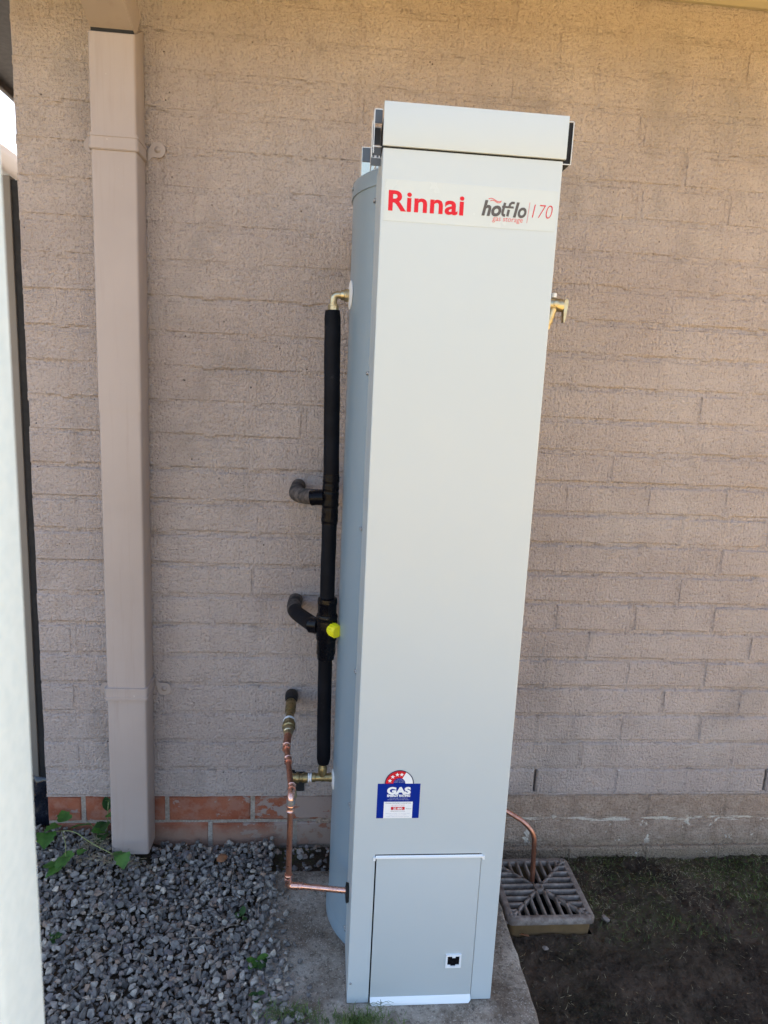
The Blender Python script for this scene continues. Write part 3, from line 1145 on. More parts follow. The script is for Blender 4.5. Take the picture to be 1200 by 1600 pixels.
# flue hood on top
HZ0, HZ1 = 1.5858, 1.656
hd = MB().box(FX0 - .001, FX1 + .004, FY - .0035, FY + .002, HZ0, HZ1, .0012)
hd.box(FX0 + .004, FX1 - .002, FY + .0022, FB + .02, HZ1 - .012, HZ1 - .0025, .001)
hdo = hd.build('flue_hood', M['cover'], wh, sharp=35)
MB().box(FX0 + .001, FX1 + .002, FY + .004, FY + .10, FZ1 + .001, HZ1 - .013).build('dark_vent_fill', M['dark_in'], hdo)  # solid dark box in place of the shade inside the open hood
vs_ = MB().box(FX1 + .0025, FX1 + .0175, FY + .016, FY + .15, HZ0 - .0015, HZ1 - .0035)
vs_.build('dark_side_fill', M['dark_in'], hdo)  # solid dark box painted as the shaded side opening
ed = MB()
ed.box(FX1 + .0172, FX1 + .0184, FY + .013, FY + .0155, HZ0 - .002, HZ1 - .002).box(FX1 + .002, FX1 + .0184, FY + .013, FY + .0155, HZ1 - .0032, HZ1 - .002).box(FX1 + .002, FX1 + .0184, FY + .013, FY + .0155, HZ0 - .003, HZ0 - .0018)
ed.build('vent_edge', M['edge_light'], hdo)
# folded baffles showing at the hood's open end
for q_ in ((.0655, .0785, -.502, -.500, 1.637, 1.6585), (.0655, .0785, -.47, -.468, 1.612, 1.640), (.0625, .0785, -.50, -.498, 1.585, 1.598), (.0605, .0785, -.505, -.503, 1.566, 1.5785)):
    MB().box(*q_).build('baffle', M['grey_tin'], hdo)
be = MB()
be.box(.0640, .0654, -.503, -.47, 1.588, 1.6600).box(.0640, .0790, -.503, -.501, 1.6587, 1.6600).box(.0645, .0786, -.471, -.469, 1.6402, 1.6415).box(.0612, .0624, -.502, -.47, 1.566, 1.641).box(.0612, .079, -.502, -.5005, 1.5788, 1.580).box(.0612, .079, -.502, -.5005, 1.5982, 1.5995)
be.build('baffle_edge', M['edge_light'], hdo)
fl = MB().box(.053, .112, -.2795, -.278, 1.595, 1.668)
fl.box(.053, .112, -.2775, -.19, 1.6655, 1.668)
flo = fl.build('flue_plate', M['stainless'], wh)
MB().box(.0522, .0530, -.2805, -.1895, 1.600, 1.6688).box(.0532, .112, -.2806, -.2796, 1.668, 1.6689).build('plate_edge', M['edge_light'], flo)
MB().box(.0532, .104, -.2812, -.2797, 1.6405, 1.6675).build('dark_fold', M['grey_tin'], flo)
MB().tube([(.0765, -.36, 1.598), (.0765, -.36, 1.63)], .0022, 8).tube([(.0835, -.38, 1.598), (.0835, -.38, 1.63)], .002, 8).build('flue_rod', M['white_plastic'], wh)
# wall plates where the pipes enter the tank
def plate(z, r, mat):
    d = Vector((-.995, -.1, 0)).normalized()
    p = Vector((CX, CY, z)) + d * (CR - .0005)
    MB().lathe(p, [(r, 0), (r, .0018), (r * .8, .003), (r * .45, .0034)], 24, (d, Vector((-d.y, d.x, 0)), Vector((0, 0, 1)))).build('pipe_plate', mat, wh, sharp=35)
plate(1.372, .030, M['white_plastic'])
plate(.229, .024, M['white_plastic'])
gm = MB()
gm.lathe((FX0 - .0002, -.455, .058), [(.019, 0), (.021, -.003), (.021, -.006), (.014, -.0075)], 20, 'X')
gm.build('grommet', M['rubber'], wh, sharp=35)

# front label: silver film with red and grey print
LY = FY - .0005
lab = MB().box(.0845, .3925, LY, LY + .0004, 1.4655, 1.5335)
lbo = lab.build('front_label', M['film'], wh)
def put_text(body, size, x, z, mat, parent, shear=0, offset=0, align='LEFT', width=None, y=None, space=1.0):
    mb = text_mb(body, size, x, z, y if y is not None else LY - .0003, shear, offset, align, 1.0, space)
    if width and mb.v:
        x0, x1 = min(p[0] for p in mb.v), max(p[0] for p in mb.v)
        k = width / (x1 - x0)
        base = x if align == 'LEFT' else (x0 + x1) / 2
        if align == 'LEFT':
            mb.v = [(x + (p[0] - x0) * k, p[1], p[2]) for p in mb.v]
        else:
            mb.v = [(base + (p[0] - base) * k, p[1], p[2]) for p in mb.v]
    o = mb.build('lettering', mat, parent, fix=False)
    face_front(o)
    return o
put_text('Rinnai', .0460, .0920, 1.4833, M['red_ink'], lbo, 0, .00115, width=.1335, space=1.05)
# the grey wordmark: the t's cross stroke runs on into the f
put_text('ho', .0345, .2575, 1.4860, M['grey_ink'], lbo, .22, .0013, width=.0352)
put_text('l', .0345, .3130, 1.4860, M['grey_ink'], lbo, .22, .0010)
put_text('o', .0345, .3224, 1.4860, M['grey_ink'], lbo, .22, .0010, width=.0158)
wm = MB()
def ws(pts, w, k):
    stroke(wm, pts, w, LY - .0003 - k * .00002)
ws([(.2985, 1.5085), (.2950, 1.4925), (.2953, 1.4890), (.2970, 1.4875), (.3000, 1.4875)], .0046, 0)
ws([(.2935, 1.5015), (.3145, 1.5015)], .0036, 1)
ws([(.3062, 1.5015), (.3078, 1.5068), (.3110, 1.5092), (.3158, 1.5092)], .0042, 2)
ws([(.3040, 1.4862), (.3060, 1.4975)], .0046, 3)
o = wm.build('lettering', M['grey_ink'], lbo, fix=False)
face_front(o)
fm = MB()
stroke(fm, [(.2685 + .0235 * i / 14, 1.5128 + .0018 * math.sin(i / 14 * 2 * PI) - .002 * i / 14) for i in range(15)], .0013, LY - .0003)
stroke(fm, [(.2715 + .0195 * i / 14, 1.5098 + .0016 * math.sin(i / 14 * 2 * PI) - .001 * i / 14) for i in range(15)], .0012, LY - .0003)
face_front(fm.build('flame_mark', M['lightred_ink'], lbo, fix=False))
put_text('gas storage', .0125, .2775, 1.4775, M['lightred_ink'], lbo, .12, .0, width=.055)
dv = MB()
stroke(dv, [(.3400, 1.4775), (.3430, 1.5120)], .0008, LY - .0003)
face_front(dv.build('divider', M['lightred_ink'], lbo, fix=False))
put_text('170', .0335, .3485, 1.4868, M['red_ink'], lbo, .2, -.0006, width=.0365)

# energy rating label
eo = MB().box(.1235, .2115, LY, LY + .0004, .3065, .3845).build('rating_label', M['blue_ink'], wh)
EC, EZ = .1675, .3848
def half_ring(r0, r1, a0, a1, y, n=24):
    mb = MB()
    A = [math.radians(a0 + (a1 - a0) * i / n) for i in range(n + 1)]
    V = []
    for a in A:
        V += [(EC + r0 * math.cos(a), y, EZ + r0 * math.sin(a)), (EC + r1 * math.cos(a), y, EZ + r1 * math.sin(a))]
    mb.add(V, [(2 * i, 2 * i + 1, 2 * i + 3, 2 * i + 2) for i in range(n)])
    return mb
for nm, a, mat in (('arc_border', (0.0001, .0300, 0, 180, LY - .00005), 'navy_ink'), ('white_band', (.0125, .0280, 0, 180, LY - .0001), 'white_ink'),
                   ('red_band', (.0125, .0280, 62, 180, LY - .00018), 'red_ink'), ('arc_centre', (.0001, .0125, 0, 180, LY - .00014), 'blue_ink')):
    face_front(half_ring(*a).build(nm, M[mat], eo, fix=False))
for ang in (162, 133, 104, 78):
    st = MB()
    cx, cz = EC + .0205 * math.cos(math.radians(ang)), EZ + .0205 * math.sin(math.radians(ang))
    pts = []
    for i in range(10):
        rr_ = .0048 if i % 2 == 0 else .0020
        a = math.radians(90 + 36 * i)
        pts.append((cx + rr_ * math.cos(a), LY - .00026, cz + rr_ * math.sin(a)))
    st.add(pts, [tuple(range(10))])
    face_front(st.build('star', M['white_ink'], eo, fix=False))
put_text('GAS', .0205, EC, .3620, M['white_ink'], eo, 0, .0012, 'CENTER', width=.0490)
put_text('ENERGY RATING', .0068, EC, .3555, M['white_ink'], eo, 0, .0004, 'CENTER', width=.0475)
put_text('USE THIS LABEL TO COMPARE', .0030, EC, .3512, M['palegrey_ink'], eo, 0, 0, 'CENTER', width=.037)
put_text('DIFFERENT WATER HEATER MODELS', .0030, EC, .3476, M['palegrey_ink'], eo, 0, 0, 'CENTER', width=.045)
for i, tx in enumerate(('THE MORE', 'STARS THE MORE', 'ENERGY EFFICIENT')):
    put_text(tx, .0026, EC, .3935 - i * .0032, M['palegrey_ink'], eo, 0, 0, 'CENTER', width=(.011, .018, .0215)[i])
MB().box(.1380, .1975, LY - .00025, LY - .00005, .3067, .3440).build('white_field', M['white_ink'], eo)
Y2 = LY - .0004
put_text('COMPARATIVE ENERGY CONSUMPTION', .0034, EC, .3398, M['navy_ink'], eo, 0, 0, 'CENTER', width=.053, y=Y2)
put_text('when tested to the standard', .0028, EC, .3355, M['lightred_ink'], eo, 0, 0, 'CENTER', width=.028, y=Y2)
MB().box(.1530, .1815, LY - .00045, LY - .00027, .3258, .3325).build('figure_box', M['red_ink'], eo)
put_text('22 800', .0060, EC - .0005, .3270, M['white_ink'], eo, 0, .0002, 'CENTER', width=.019, y=LY - .0007)
put_text('MJ per year', .0032, .1840, .3275, M['navy_ink'], eo, 0, 0, width=.0110, y=Y2)
put_text('Energy use and cost will vary', .0028, EC, .3220, M['navy_ink'], eo, 0, 0, 'CENTER', width=.030, y=Y2)
for i, tx in enumerate(('Actual energy use will depend on how the water heater', 'is used and where it is installed', 'Compare models with the same type of gas supply')):
    put_text(tx, .0026, EC, .3170 - i * .0036, M['palegrey_ink'], eo, 0, 0, 'CENTER', width=(.050, .036, .048)[i], y=Y2)

# ------------------------------------------------------------------ plumbing
def socket(mb, p, d, r, L):
    """copper capillary socket with a rolled rim at both ends"""
    d = Vector(d).normalized()
    p = Vector(p)
    prof = [(-.5, 1.0), (-.5, 1.32), (-.40, 1.38), (-.32, 1.15), (.32, 1.15), (.40, 1.38), (.5, 1.32), (.5, 1.0)]
    mb.tube([p + d * L * a for a, _ in prof], [r * b for _, b in prof], 14)

hp = thing('hot_water_pipe', (.008, -.27, .69), 'black insulated pipe with brass elbow rising to the upper tank port', 'pipe')
el = MB()
el.tube(fillet([(.041, -.27, 1.372), (.003, -.27, 1.372), (.003, -.27, 1.335)], .010), .0078, 16)
el.lathe((0, -.27, 1.372), [(.0125, .039), (.0135, .036), (.0135, .027), (.0110, .025), (.0110, .020), (.0095, .018)], 16, 'X')
el.tube([(.003, -.27, 1.352), (.003, -.27, 1.349)], .0105, 16)
el.build('brass_elbow', M['brass'], hp, sharp=40)
MB().lathe((.003, -.27, 0), [(.0085, 1.330), (.0120, 1.331), (.0120, 1.348), (.0105, 1.350)], 6).build('hex_nut', M['brass'], hp, sharp=30)
def lag(pts, r, n=20):
    return MB().tube(pts, r, n)
def wob(z0, z1, x0, x1, y, r0, k, amp=.0008, n=22):
    P, R = [], []
    for i in range(n + 1):
        t = i / n
        P.append((x0 + (x1 - x0) * t + amp * noise.noise(Vector((t * 5, k, 0))), y + amp * noise.noise(Vector((t * 5, k, 7))), z0 + (z1 - z0) * t))
        R.append(r0 * (1 + .02 * noise.noise(Vector((t * 8, k, 3)))))
    return P, R
P, R = wob(1.339, .975, .0015, .0105, -.27, .0178, 1)
R[0] *= .90
lg = lag(P, R).build('lagging', M['foam'], hp, sharp=50)
P, R = wob(.872, .682, .0098, .0098, -.27, .0172, 2)
lag(P, R).build('lagging', M['foam'], hp, sharp=50)
tp = MB()
P, R = [], []
for i in range(41):
    t = i / 40
    P.append((.0105 - .0008 * t, -.27, .982 - .116 * t))
    R.append(.0184 + .0012 * ((t * 6.3) % 1) + .0009 * noise.noise(Vector((t * 14, 0, 1))))
tp.tube(P, R, 24)
tp.tube([(-.006, -.268, .9265), (-.022, -.266, .9255), (-.034, -.263, .923)], [.0185, .0178, .0176], 20)
tp.build('tape_wrap', M['tape'], hp, sharp=50)
br = fillet([(-.0735, .01, .913), (-.0755, -.165, .912), (.006, -.268, .9265)], .075, 10)
MB().tube(br, .0188, 22).build('branch_lagging', M['old_foam'], hp, sharp=50)

tv = thing('tempering_valve', (.011, -.27, .54), 'black tempering valve with bright yellow cap between two runs of lagging', 'valve')
vb = MB().lathe((.0112, -.27, 0), [(.0185, .690), (.0225, .688), (.0232, .680), (.0232, .674), (.0222, .672), (.0222, .650), (.0240, .649), (.0255, .644), (.0255, .640), (.0245, .638), (.0250, .634), (.0250, .590), (.0235, .586), (.0225, .584), (.0225, .552), (.0208, .549), (.0200, .538), (.0178, .537)], 28)
vb.tube([(-.005, -.262, .617), (-.026, -.248, .6135)], [.021, .0195], 20)
vb.build('valve_body', M['black_plastic'], tv, sharp=35)
dcap = Vector((.60, -.78, -.02)).normalized()
ax = (dcap, Vector((0, 0, 1)), dcap.cross(Vector((0, 0, 1))).normalized())
yc = MB().lathe(Vector((.0135, -.275, .619)), [(.0145, .014), (.0155, .018), (.0155, .034), (.0146, .037), (.0115, .0385), (.0105, .0372), (.002, .0368)], 20, ax)
for k in range(16):
    a = 2 * PI * k / 16
    e = ax[1] * math.cos(a) + ax[2] * math.sin(a)
    p = Vector((.0135, -.275, .619)) + e * .0154
    yc.tube([p + dcap * .019, p + dcap * .034], .0011, 5)
yco = yc.build('yellow_cap', M['yellow'], tv, sharp=35)
bpth = fillet([(-.074, .012, .595), (-.0775, -.095, .597), (-.02, -.25, .614)], .07, 10)
MB().tube(along(bpth, 0, .42), .0192, 20).build('weathered_lagging', M['old_foam'], tv, sharp=50)
MB().tube(along(bpth, .415, 1), .0186, 20).build('lagging', M['foam'], tv, sharp=50)

cw = thing('cold_water_pipe', (.012, -.27, .225), 'black lagged pipe dropping from the valve to a brass tee at the lower tank port', 'pipe')
P, R = wob(.541, .266, .0100, .0140, -.27, .0168, 5)
R[-1] *= .82
lag(P, R).build('lagging', M['foam'], cw, sharp=50)
bt = MB().lathe((.0125, -.27, 0), [(.0085, .270), (.0092, .258), (.0105, .256), (.0110, .248), (.0100, .240), (.0080, .226), (.004, .218)], 16)
bt.lathe((0, -.27, .2275), [(.0095, .042), (.0112, .041), (.0112, .030), (.0100, .029), (.0095, .0), (.0100, -.004), (.0112, -.005), (.0112, -.0125), (.0098, -.0135)], 16, 'X')
bt.build('brass_tee', M['brass_old'], cw, sharp=40)
MB().lathe((0, -.27, .2270), [(.0090, -.0138), (.0108, -.0142), (.0108, -.0170), (.0080, -.0172), (.0080, -.0195), (.0108, -.0198), (.0108, -.0226), (.0090, -.0230)], 16, 'X').build('white_ring', M['white_plastic'], cw, sharp=40)
uv = MB().lathe((0, -.27, .2265), [(.0092, -.0232), (.0120, -.0238), (.0125, -.034), (.0105, -.036), (.0100, -.043), (.0125, -.045), (.0125, -.052)], 14, 'X')
uv.tube(fillet([(-.046, -.27, .226), (-.060, -.262, .222), (-.061, -.13, .14), (-.061, .01, .055)], .02), .0100, 14)
uv.build('brass_union', M['brass_old'], cw, sharp=40)
MB().tube([(-.0585, -.279, .219), (-.0575, -.287, .207), (-.0535, -.291, .193), (-.051, -.290, .186)], [.004, .0062, .0062, .0035], 10).build('tap_lever', M['brass'], cw, sharp=40)
MB().box(-.081, -.037, -.0035, .0005, .018, .078).build('dark_hole_plate', M['dark_in'], cw)  # flat dark plate on the wall, coloured as a shaded hole

gp_ = thing('gas_pipe', (-.06, -.25, .06), 'copper gas pipe bending from a brass wall fitting down and across to the heater foot', 'pipe')
gs = Vector((-.0785, 0, .317))
gd = (Vector((-.077, -.235, .300)) - gs)
def gpt(y):
    return gs + gd * (y / -.235)
bs = MB()
bs.tube([gpt(.01), gpt(-.045)], .0125, 14)
bs.tube([gpt(-.045), gpt(-.05), gpt(-.09), gpt(-.094)], [.0145, .0148, .0142, .0125], 14)
bs.tube([gpt(-.094), gpt(-.135)], .0112, 14)
bs.build('brass_stub', M['brass_old'], gp_, sharp=40)
MB().tube([gpt(-.006) + Vector((0, 0, .002)), gpt(-.010) + Vector((0, 0, .004)), gpt(-.032) + Vector((0, 0, .004)), gpt(-.040) + Vector((0, 0, .003))], [.0165, .0182, .0178, .0150], 20).build('black_end_cap', M['rubber'], gp_, sharp=40)
MB().tube([gpt(-.135), gpt(-.1355), gpt(-.142), gpt(-.1425)], [.0115, .0158, .0160, .0120], 16).build('white_tape_ring', M['white_plastic'], gp_, sharp=40)
un = MB().lathe(gpt(-.143), [(.0150, 0), (.0165, .003), (.0165, .010), (.0150, .012), (.0170, .014), (.0170, .026), (.0140, .028)], 8, (gd.normalized(), Vector((1, 0, 0)), Vector((0, -gd.normalized().z, gd.normalized().y)).normalized()))
un.build('union_nut', M['brass_old'], gp_, sharp=30)
MB().tube([gpt(-.171), gpt(-.173), gpt(-.188), gpt(-.190), gpt(-.204)], [.0115, .0130, .0128, .0105, .0105], 12).build('brass_nut', M['brass'], gp_, sharp=30)
A = gpt(-.200)
B = Vector((-.0775, -.255, .299))
C = Vector((-.0700, -.310, .297))
D = Vector((-.0560, -.44, .287))
Eb = Vector((-.0575, -.44, .066))
Ft = Vector((.0805, -.452, .060))
MB().tube(fillet([A, B, C], .02), [.0095] * 2 + [.0072] * (len(fillet([A, B, C], .02)) - 2), 14).tube(fillet([C, D + Vector((0, .016, .001))], .01), .0066, 14).build('copper_run', M['copper_dull'], gp_, sharp=50)
MB().tube([D + Vector((0, 0, -.014)), Eb + Vector((0, 0, .014))], .0066, 14).build('copper_drop', M['copper_dull'], gp_, sharp=50)
MB().tube([Eb + Vector((.014, 0, 0)), Ft], .0066, 14).build('copper_tail', M['copper'], gp_, sharp=50)
ce = MB()
ce.tube(fillet([D + Vector((0, .024, .002)), D, D + Vector((0, 0, -.022))], .018), .0082, 14)
socket(ce, D + Vector((0, .03, .0025)), (0, 1, .05), .0068, .016)
socket(ce, D + Vector((0, 0, -.028)), (0, 0, 1), .0068, .016)
ce.build('copper_elbow', M['copper'], gp_, sharp=50)
MB().tube([D + Vector((0, 0, -.006)), D + Vector((0, 0, -.018))], .0092, 14).build('solder_ring', M['solder'], gp_, sharp=50)
ce = MB()
ce.tube(fillet([Eb + Vector((0, 0, .020)), Eb, Eb + Vector((.022, -.002, 0))], .018), .0082, 14)
socket(ce, Eb + Vector((0, 0, .024)), (0, 0, 1), .0068, .010)
socket(ce, Eb + Vector((.027, -.002, 0)), (1, -.08, 0), .0068, .012)
ce.build('copper_elbow', M['copper'], gp_, sharp=50)
for q_, d_, r_ in ((B, B - A, .0075), (C, D - C, .0070)):
    ce = MB()
    socket(ce, q_, d_, r_, .017)
    ce.build('copper_socket', M['copper'], gp_, sharp=50)

rv = thing('relief_valve', (.48, -.26, 1.32), 'brass relief valve with lever poking past the far side of the heater', 'valve')
b = MB().lathe((0, -.26, 1.379), [(.0105, .434), (.0105, .478), (.0140, .480), (.0148, .486), (.0148, .4955), (.0140, .4965), (.0148, .4975), (.0148, .512), (.0130, .5150), (.006, .516)], 20, 'X')
b.tube([(.4925, -.262, 1.372), (.4870, -.262, 1.350), (.4810, -.262, 1.335)], [.0105, .0098, .0098], 12)
b.lathe((.4815, -.262, 0), [(.0075, 1.350), (.0096, 1.348), (.0096, 1.336), (.0085, 1.334), (.0085, 1.327), (.007, 1.325)], 8)
b.build('brass_body', M['brass'], rv, sharp=35)
MB().prism([(.5165, 1.391), (.520, 1.3935), (.5245, 1.3915), (.526, 1.386), (.5235, 1.360), (.5205, 1.342), (.5180, 1.342), (.5165, 1.366)], -.268, -.252, 'XZ').build('lever', M['brass'], rv)
MB().lathe((.4955, -.2735, 1.3805), [(.0062, .001), (.0062, -.0022), (.0045, -.003)], 12, 'Y').build('test_plug', M['brass'], rv, sharp=35)
MB().tube([(.493, -.262, 1.395), (.493, -.262, 1.404)], .006, 10).build('white_cap', M['white_plastic'], rv, sharp=35)

op = thing('overflow_pipe', (.612, -.165, -.15), 'bent copper overflow pipe ending just above the drain grate', 'pipe')
pts = fillet([(.470, -.255, 1.312), (.45, -.10, 1.19), (.45, -.10, .12), (.47, -.115, .065), (.575, -.158, .020), (.602, -.168, -.012), (.606, -.172, -.152)], .045, 8)
MB().tube(pts, .0066, 14).build('copper_tube', M['copper_dull'], op, sharp=50)

# ------------------------------------------------------------------ drain
GX, GY, GZ, GH = .6185, -.1925, -.152, .1175
dg_ = thing('drain_grate', (GX, GY, GZ - .05), 'square cast metal drain grate with radiating bars beside the slab', 'drain grate')
def rsq(h, r, z, n=5):
    P = []
    for sx, sy, a in ((1, 1, 0), (-1, 1, 90), (-1, -1, 180), (1, -1, 270)):
        for k in range(n + 1):
            q = math.radians(a + 90 * k / n)
            P.append((GX + sx * (h - r) + r * math.cos(q), GY + sy * (h - r) + r * math.sin(q), z))
    return P
rings = [rsq(GH - .018, .004, GZ - .016), rsq(GH - .018, .004, GZ - .004), rsq(GH - .0165, .005, GZ - .0015), rsq(GH - .006, .012, GZ - .0005), rsq(GH - .003, .014, GZ - .002), rsq(GH, .016, GZ - .005), rsq(GH, .016, GZ - .017), rsq(GH - .004, .014, GZ - .019)]
n = len(rings[0])
fr = MB().add(sum(rings, []), [(i * n + k, i * n + (k + 1) % n, (i + 1) * n + (k + 1) % n, (i + 1) * n + k) for i in range(len(rings) - 1) for k in range(n)], True)
fr.build('frame', M['iron'], dg_, sharp=50)
rg2 = [rsq(GH - .006, .016, GZ - .0165), rsq(GH - .009, .016, GZ - .06), rsq(GH - .016, .012, GZ - .06), rsq(GH - .016, .012, GZ - .0165)]
MB().add(sum(rg2, []), [(i * n + k, i * n + (k + 1) % n, ((i + 1) % 4) * n + (k + 1) % n, ((i + 1) % 4) * n + k) for i in range(4) for k in range(n)], True).build('rim', M['drain_rim'], dg_, sharp=50)
pit = MB()
hp_ = GH - .014
pit.add([(GX + sx * hp_, GY + sy * hp_, z) for z in (GZ - .03, GZ - .16) for sx, sy in ((1, 1), (-1, 1), (-1, -1), (1, -1))], [(0, 1, 5, 4), (1, 2, 6, 5), (2, 3, 7, 6), (3, 0, 4, 7), (4, 5, 6, 7)])
pit.build('pit', M['dark_in'], dg_)
inn = GH - .0175
def bar(p, q, w, dg_par, name='bar'):
    """a cast bar with a rounded top"""
    p, q = Vector((*p, 0)), Vector((*q, 0))
    t = (q - p).normalized()
    s = Vector((-t.y, t.x, 0))
    prof = [(-w / 2, -.014), (-w / 2, -.0040), (-w * .3, -.0014), (w * .3, -.0014), (w / 2, -.0040), (w / 2, -.014)]
    V = []
    for e in (p, q):
        for a, z in prof:
            V.append(e + s * a + Vector((0, 0, GZ + z)))
    k = len(prof)
    mb = MB().add(V, [(i, i + 1, i + 1 + k, i + k) for i in range(k - 1)], True)
    mb.add(V, [(k - 1, 0, k, 2 * k - 1), tuple(reversed(range(k))), tuple(range(k, 2 * k))])
    return mb.build(name, M['iron'], dg_par, sharp=60)
for sx, sy in ((1, 1), (-1, 1), (-1, -1), (1, -1)):
    bar((GX + sx * .009, GY + sy * .009), (GX + sx * (inn + .003), GY + sy * (inn + .003)), .0085, dg_, 'rib')
for k in range(8):
    o_ = -.0805 + .023 * k
    i_ = max(abs(o_), .010)
    bar((GX + o_, GY + i_), (GX + o_, GY + inn + .002), .0078, dg_)
    bar((GX + o_, GY - i_), (GX + o_, GY - inn - .002), .0078, dg_)
    bar((GX + i_, GY + o_), (GX + inn + .002, GY + o_), .0078, dg_)
    bar((GX - i_, GY + o_), (GX - inn - .002, GY + o_), .0078, dg_)
MB().lathe((GX, GY, GZ), [(.014, -.014), (.014, -.003), (.012, -.0005), (.0075, -.0005), (.0065, -.003), (.003, -.003)], 20).build('hub', M['iron'], dg_, sharp=50)
for sx, sy in ((1, 1), (-1, 1), (-1, -1), (1, -1)):
    MB().lathe((GX + sx * (GH - .0165), GY + sy * (GH - .0165), GZ), [(.0095, -.01), (.0095, -.0005), (.008, .001), (.005, .001), (.0042, -.001), (.002, -.001)], 14).build('corner_boss', M['iron'], dg_, sharp=50)

# ------------------------------------------------------------------ gate, post and the neighbour's house
gt = thing('slatted_gate', (-1.2, .3, -.2), 'tall grey brown gate of lapped boards at the wall corner', 'gate')
MB().box(-.985, -.8985, .28, .315, -.16, 1.71, .002).build('stile', M['gate'], gt)
MB().box(-.898, -.80, .286, .31, -.16, 1.70).build('shade_strip', M['gate_dark'], gt)  # dark strip in place of the shade between gate and wall corner
for k in range(23):
    z = 1.685 - .079 * (k + 1)
    y0 = .288
    MB().add([(-1.62, y0, z), (-.986, y0, z), (-.986, y0 + .010, z + .079), (-1.62, y0 + .010, z + .079), (-1.62, y0 + .014, z), (-.986, y0 + .014, z), (-.986, y0 + .022, z + .079), (-1.62, y0 + .022, z + .079)],
             [(0, 1, 2, 3), (7, 6, 5, 4), (0, 4, 5, 1), (1, 5, 6, 2), (2, 6, 7, 3), (3, 7, 4, 0)]).build('slat', M['gate'], gt)
MB().box(-1.70, -1.621, .28, .315, -.16, 1.71, .002).build('stile', M['gate'], gt)

sq = MB()
rect_tube(sq, -.2795, -.2145, -1.368, -1.303, -.235, 2.05, .005)
tag(sq.build('steel_post', M['galv'], sharp=40), 'pale galvanised steel post standing close in front of the gravel, out of focus', 'post')

nb = thing('neighbouring_house', (-4.5, 5, -.2), 'white house with a white gutter glimpsed above the gate', 'house')
MB().box(-8, -2.75, .9, 9, -.235, 2.78).build('wall', M['nb_wall'], nb)
for k in range(16):
    y = 1.2 + k * .5
    MB().box(-2.7495, -2.72, y, y + .025, -.2, 2.74).build('cover_strip', M['nb_wall'], nb)
gw = MB().prism([(-2.75, 2.92), (-2.75, 2.82), (-2.52, 2.82), (-2.49, 2.85), (-2.49, 2.93)], .5, 9.3, 'XZ')
gw.build('gutter', M['nb_gutter'], nb)
MB().add([(-2.5, .5, 2.94), (-2.5, 9.3, 2.94), (-5.5, 9.3, 3.9), (-5.5, .5, 3.9), (-8.5, 9.3, 2.94), (-8.5, .5, 2.94)], [(0, 1, 2, 3), (3, 2, 4, 5)]).build('roof', M['nb_gutter'], nb)

# crumpled plastic at the corner
ps = MB()
V = []
for j in range(9):
    for i in range(5):
        x = -.83 + i * .020
        z = -.14 + j * .021
        V.append((x, .06 + .035 * noise.noise(Vector((x * 40, z * 30, 2))), z))
ps.add(V, [(j * 5 + i, j * 5 + i + 1, (j + 1) * 5 + i + 1, (j + 1) * 5 + i) for j in range(8) for i in range(4)], True)
pso = ps.build('plastic_sheet', M['plastic_sheet'], fix=False)
mo = pso.modifiers.new('thick', 'SOLIDIFY')
mo.thickness = .002
tag(pso, 'crumpled black plastic tucked behind the wall corner near the weeds', 'plastic sheet')

# ------------------------------------------------------------------ weeds, leaves and litter
def ivy_leaf(mb, p, size, heading, tilt, roll=0.0, lobes=True):
    if lobes:
        half = [(0, 0), (.22, -.14), (.52, -.10), (.60, .16), (.44, .32), (.50, .55), (.34, .62), (.20, .80), (0, 1.0)]
    else:
        half = [(0, 0), (.16, .08), (.30, .28), (.34, .5), (.28, .72), (.14, .9), (0, 1.0)]
    n = len(half)
    e = Matrix.Translation(p) @ Matrix.Rotation(heading, 4, 'Z') @ Matrix.Rotation(tilt, 4, 'X') @ Matrix.Rotation(roll, 4, 'Y')
    V = []
    for sx in (-1, 1):
        for a, b in half:
            V.append(e @ Vector((sx * a * size, b * size, (.20 * a - .18 * b * b + .03 * math.sin(9 * b + 4 * a)) * size)))
    mid = len(V)
    for a, b in half:
        V.append(e @ Vector((0, b * size, (-.18 * b * b) * size)))
    F = []
    for i in range(n - 1):
        F.append((i, i + 1, mid + i + 1, mid + i))
        F.append((n + i + 1, n + i, mid + i, mid + i + 1))
    mb.add(V, F, True)

tw = thing('trailing_weed', (-.66, -.06, -.09), 'trailing green weed with a long thin runner across the gravel by the downpipe', 'weed')
run = fillet([(-.718, -.045, -.075), (-.66, -.075, -.050), (-.60, -.115, -.062), (-.545, -.135, -.075), (-.507, -.155, -.085)], .04, 6)
st = MB().tube(run, .0013, 6)
st.tube(fillet([(-.70, -.05, -.07), (-.665, -.115, -.07), (-.650, -.17, -.09)], .03), .0013, 6)
st.build('stem', M['stem'], tw)
for p, s, h, t, r in (((-.715, -.045, -.058), .038, 2.4, .15, .2), ((-.735, -.070, -.066), .044, 3.4, -.25, -.1), ((-.700, -.03, -.050), .034, .6, .5, 0),
                      ((-.655, -.155, -.078), .036, 2.9, -.2, .2), ((-.648, -.150, -.080), .030, .5, .25, -.3), ((-.662, -.175, -.085), .038, 2.2, -.3, .1), ((-.68, -.170, -.085), .032, 1.2, -.1, .1),
                      ((-.625, -.14, -.072), .022, 5.2, .2, 0),
                      ((-.508, -.152, -.072), .036, 3.5, -.42, .15), ((-.515, -.146, -.078), .030, .9, .1, .2)):
    mb = MB()
    ivy_leaf(mb, Vector(p), s, h, t, r)
    mb.build('leaf', M['leaf'], tw, fix=False)
uw = thing('upright_weed', (-.585, -.03, -.09), 'upright leafy green weed growing against the red bricks and the downpipe', 'weed')
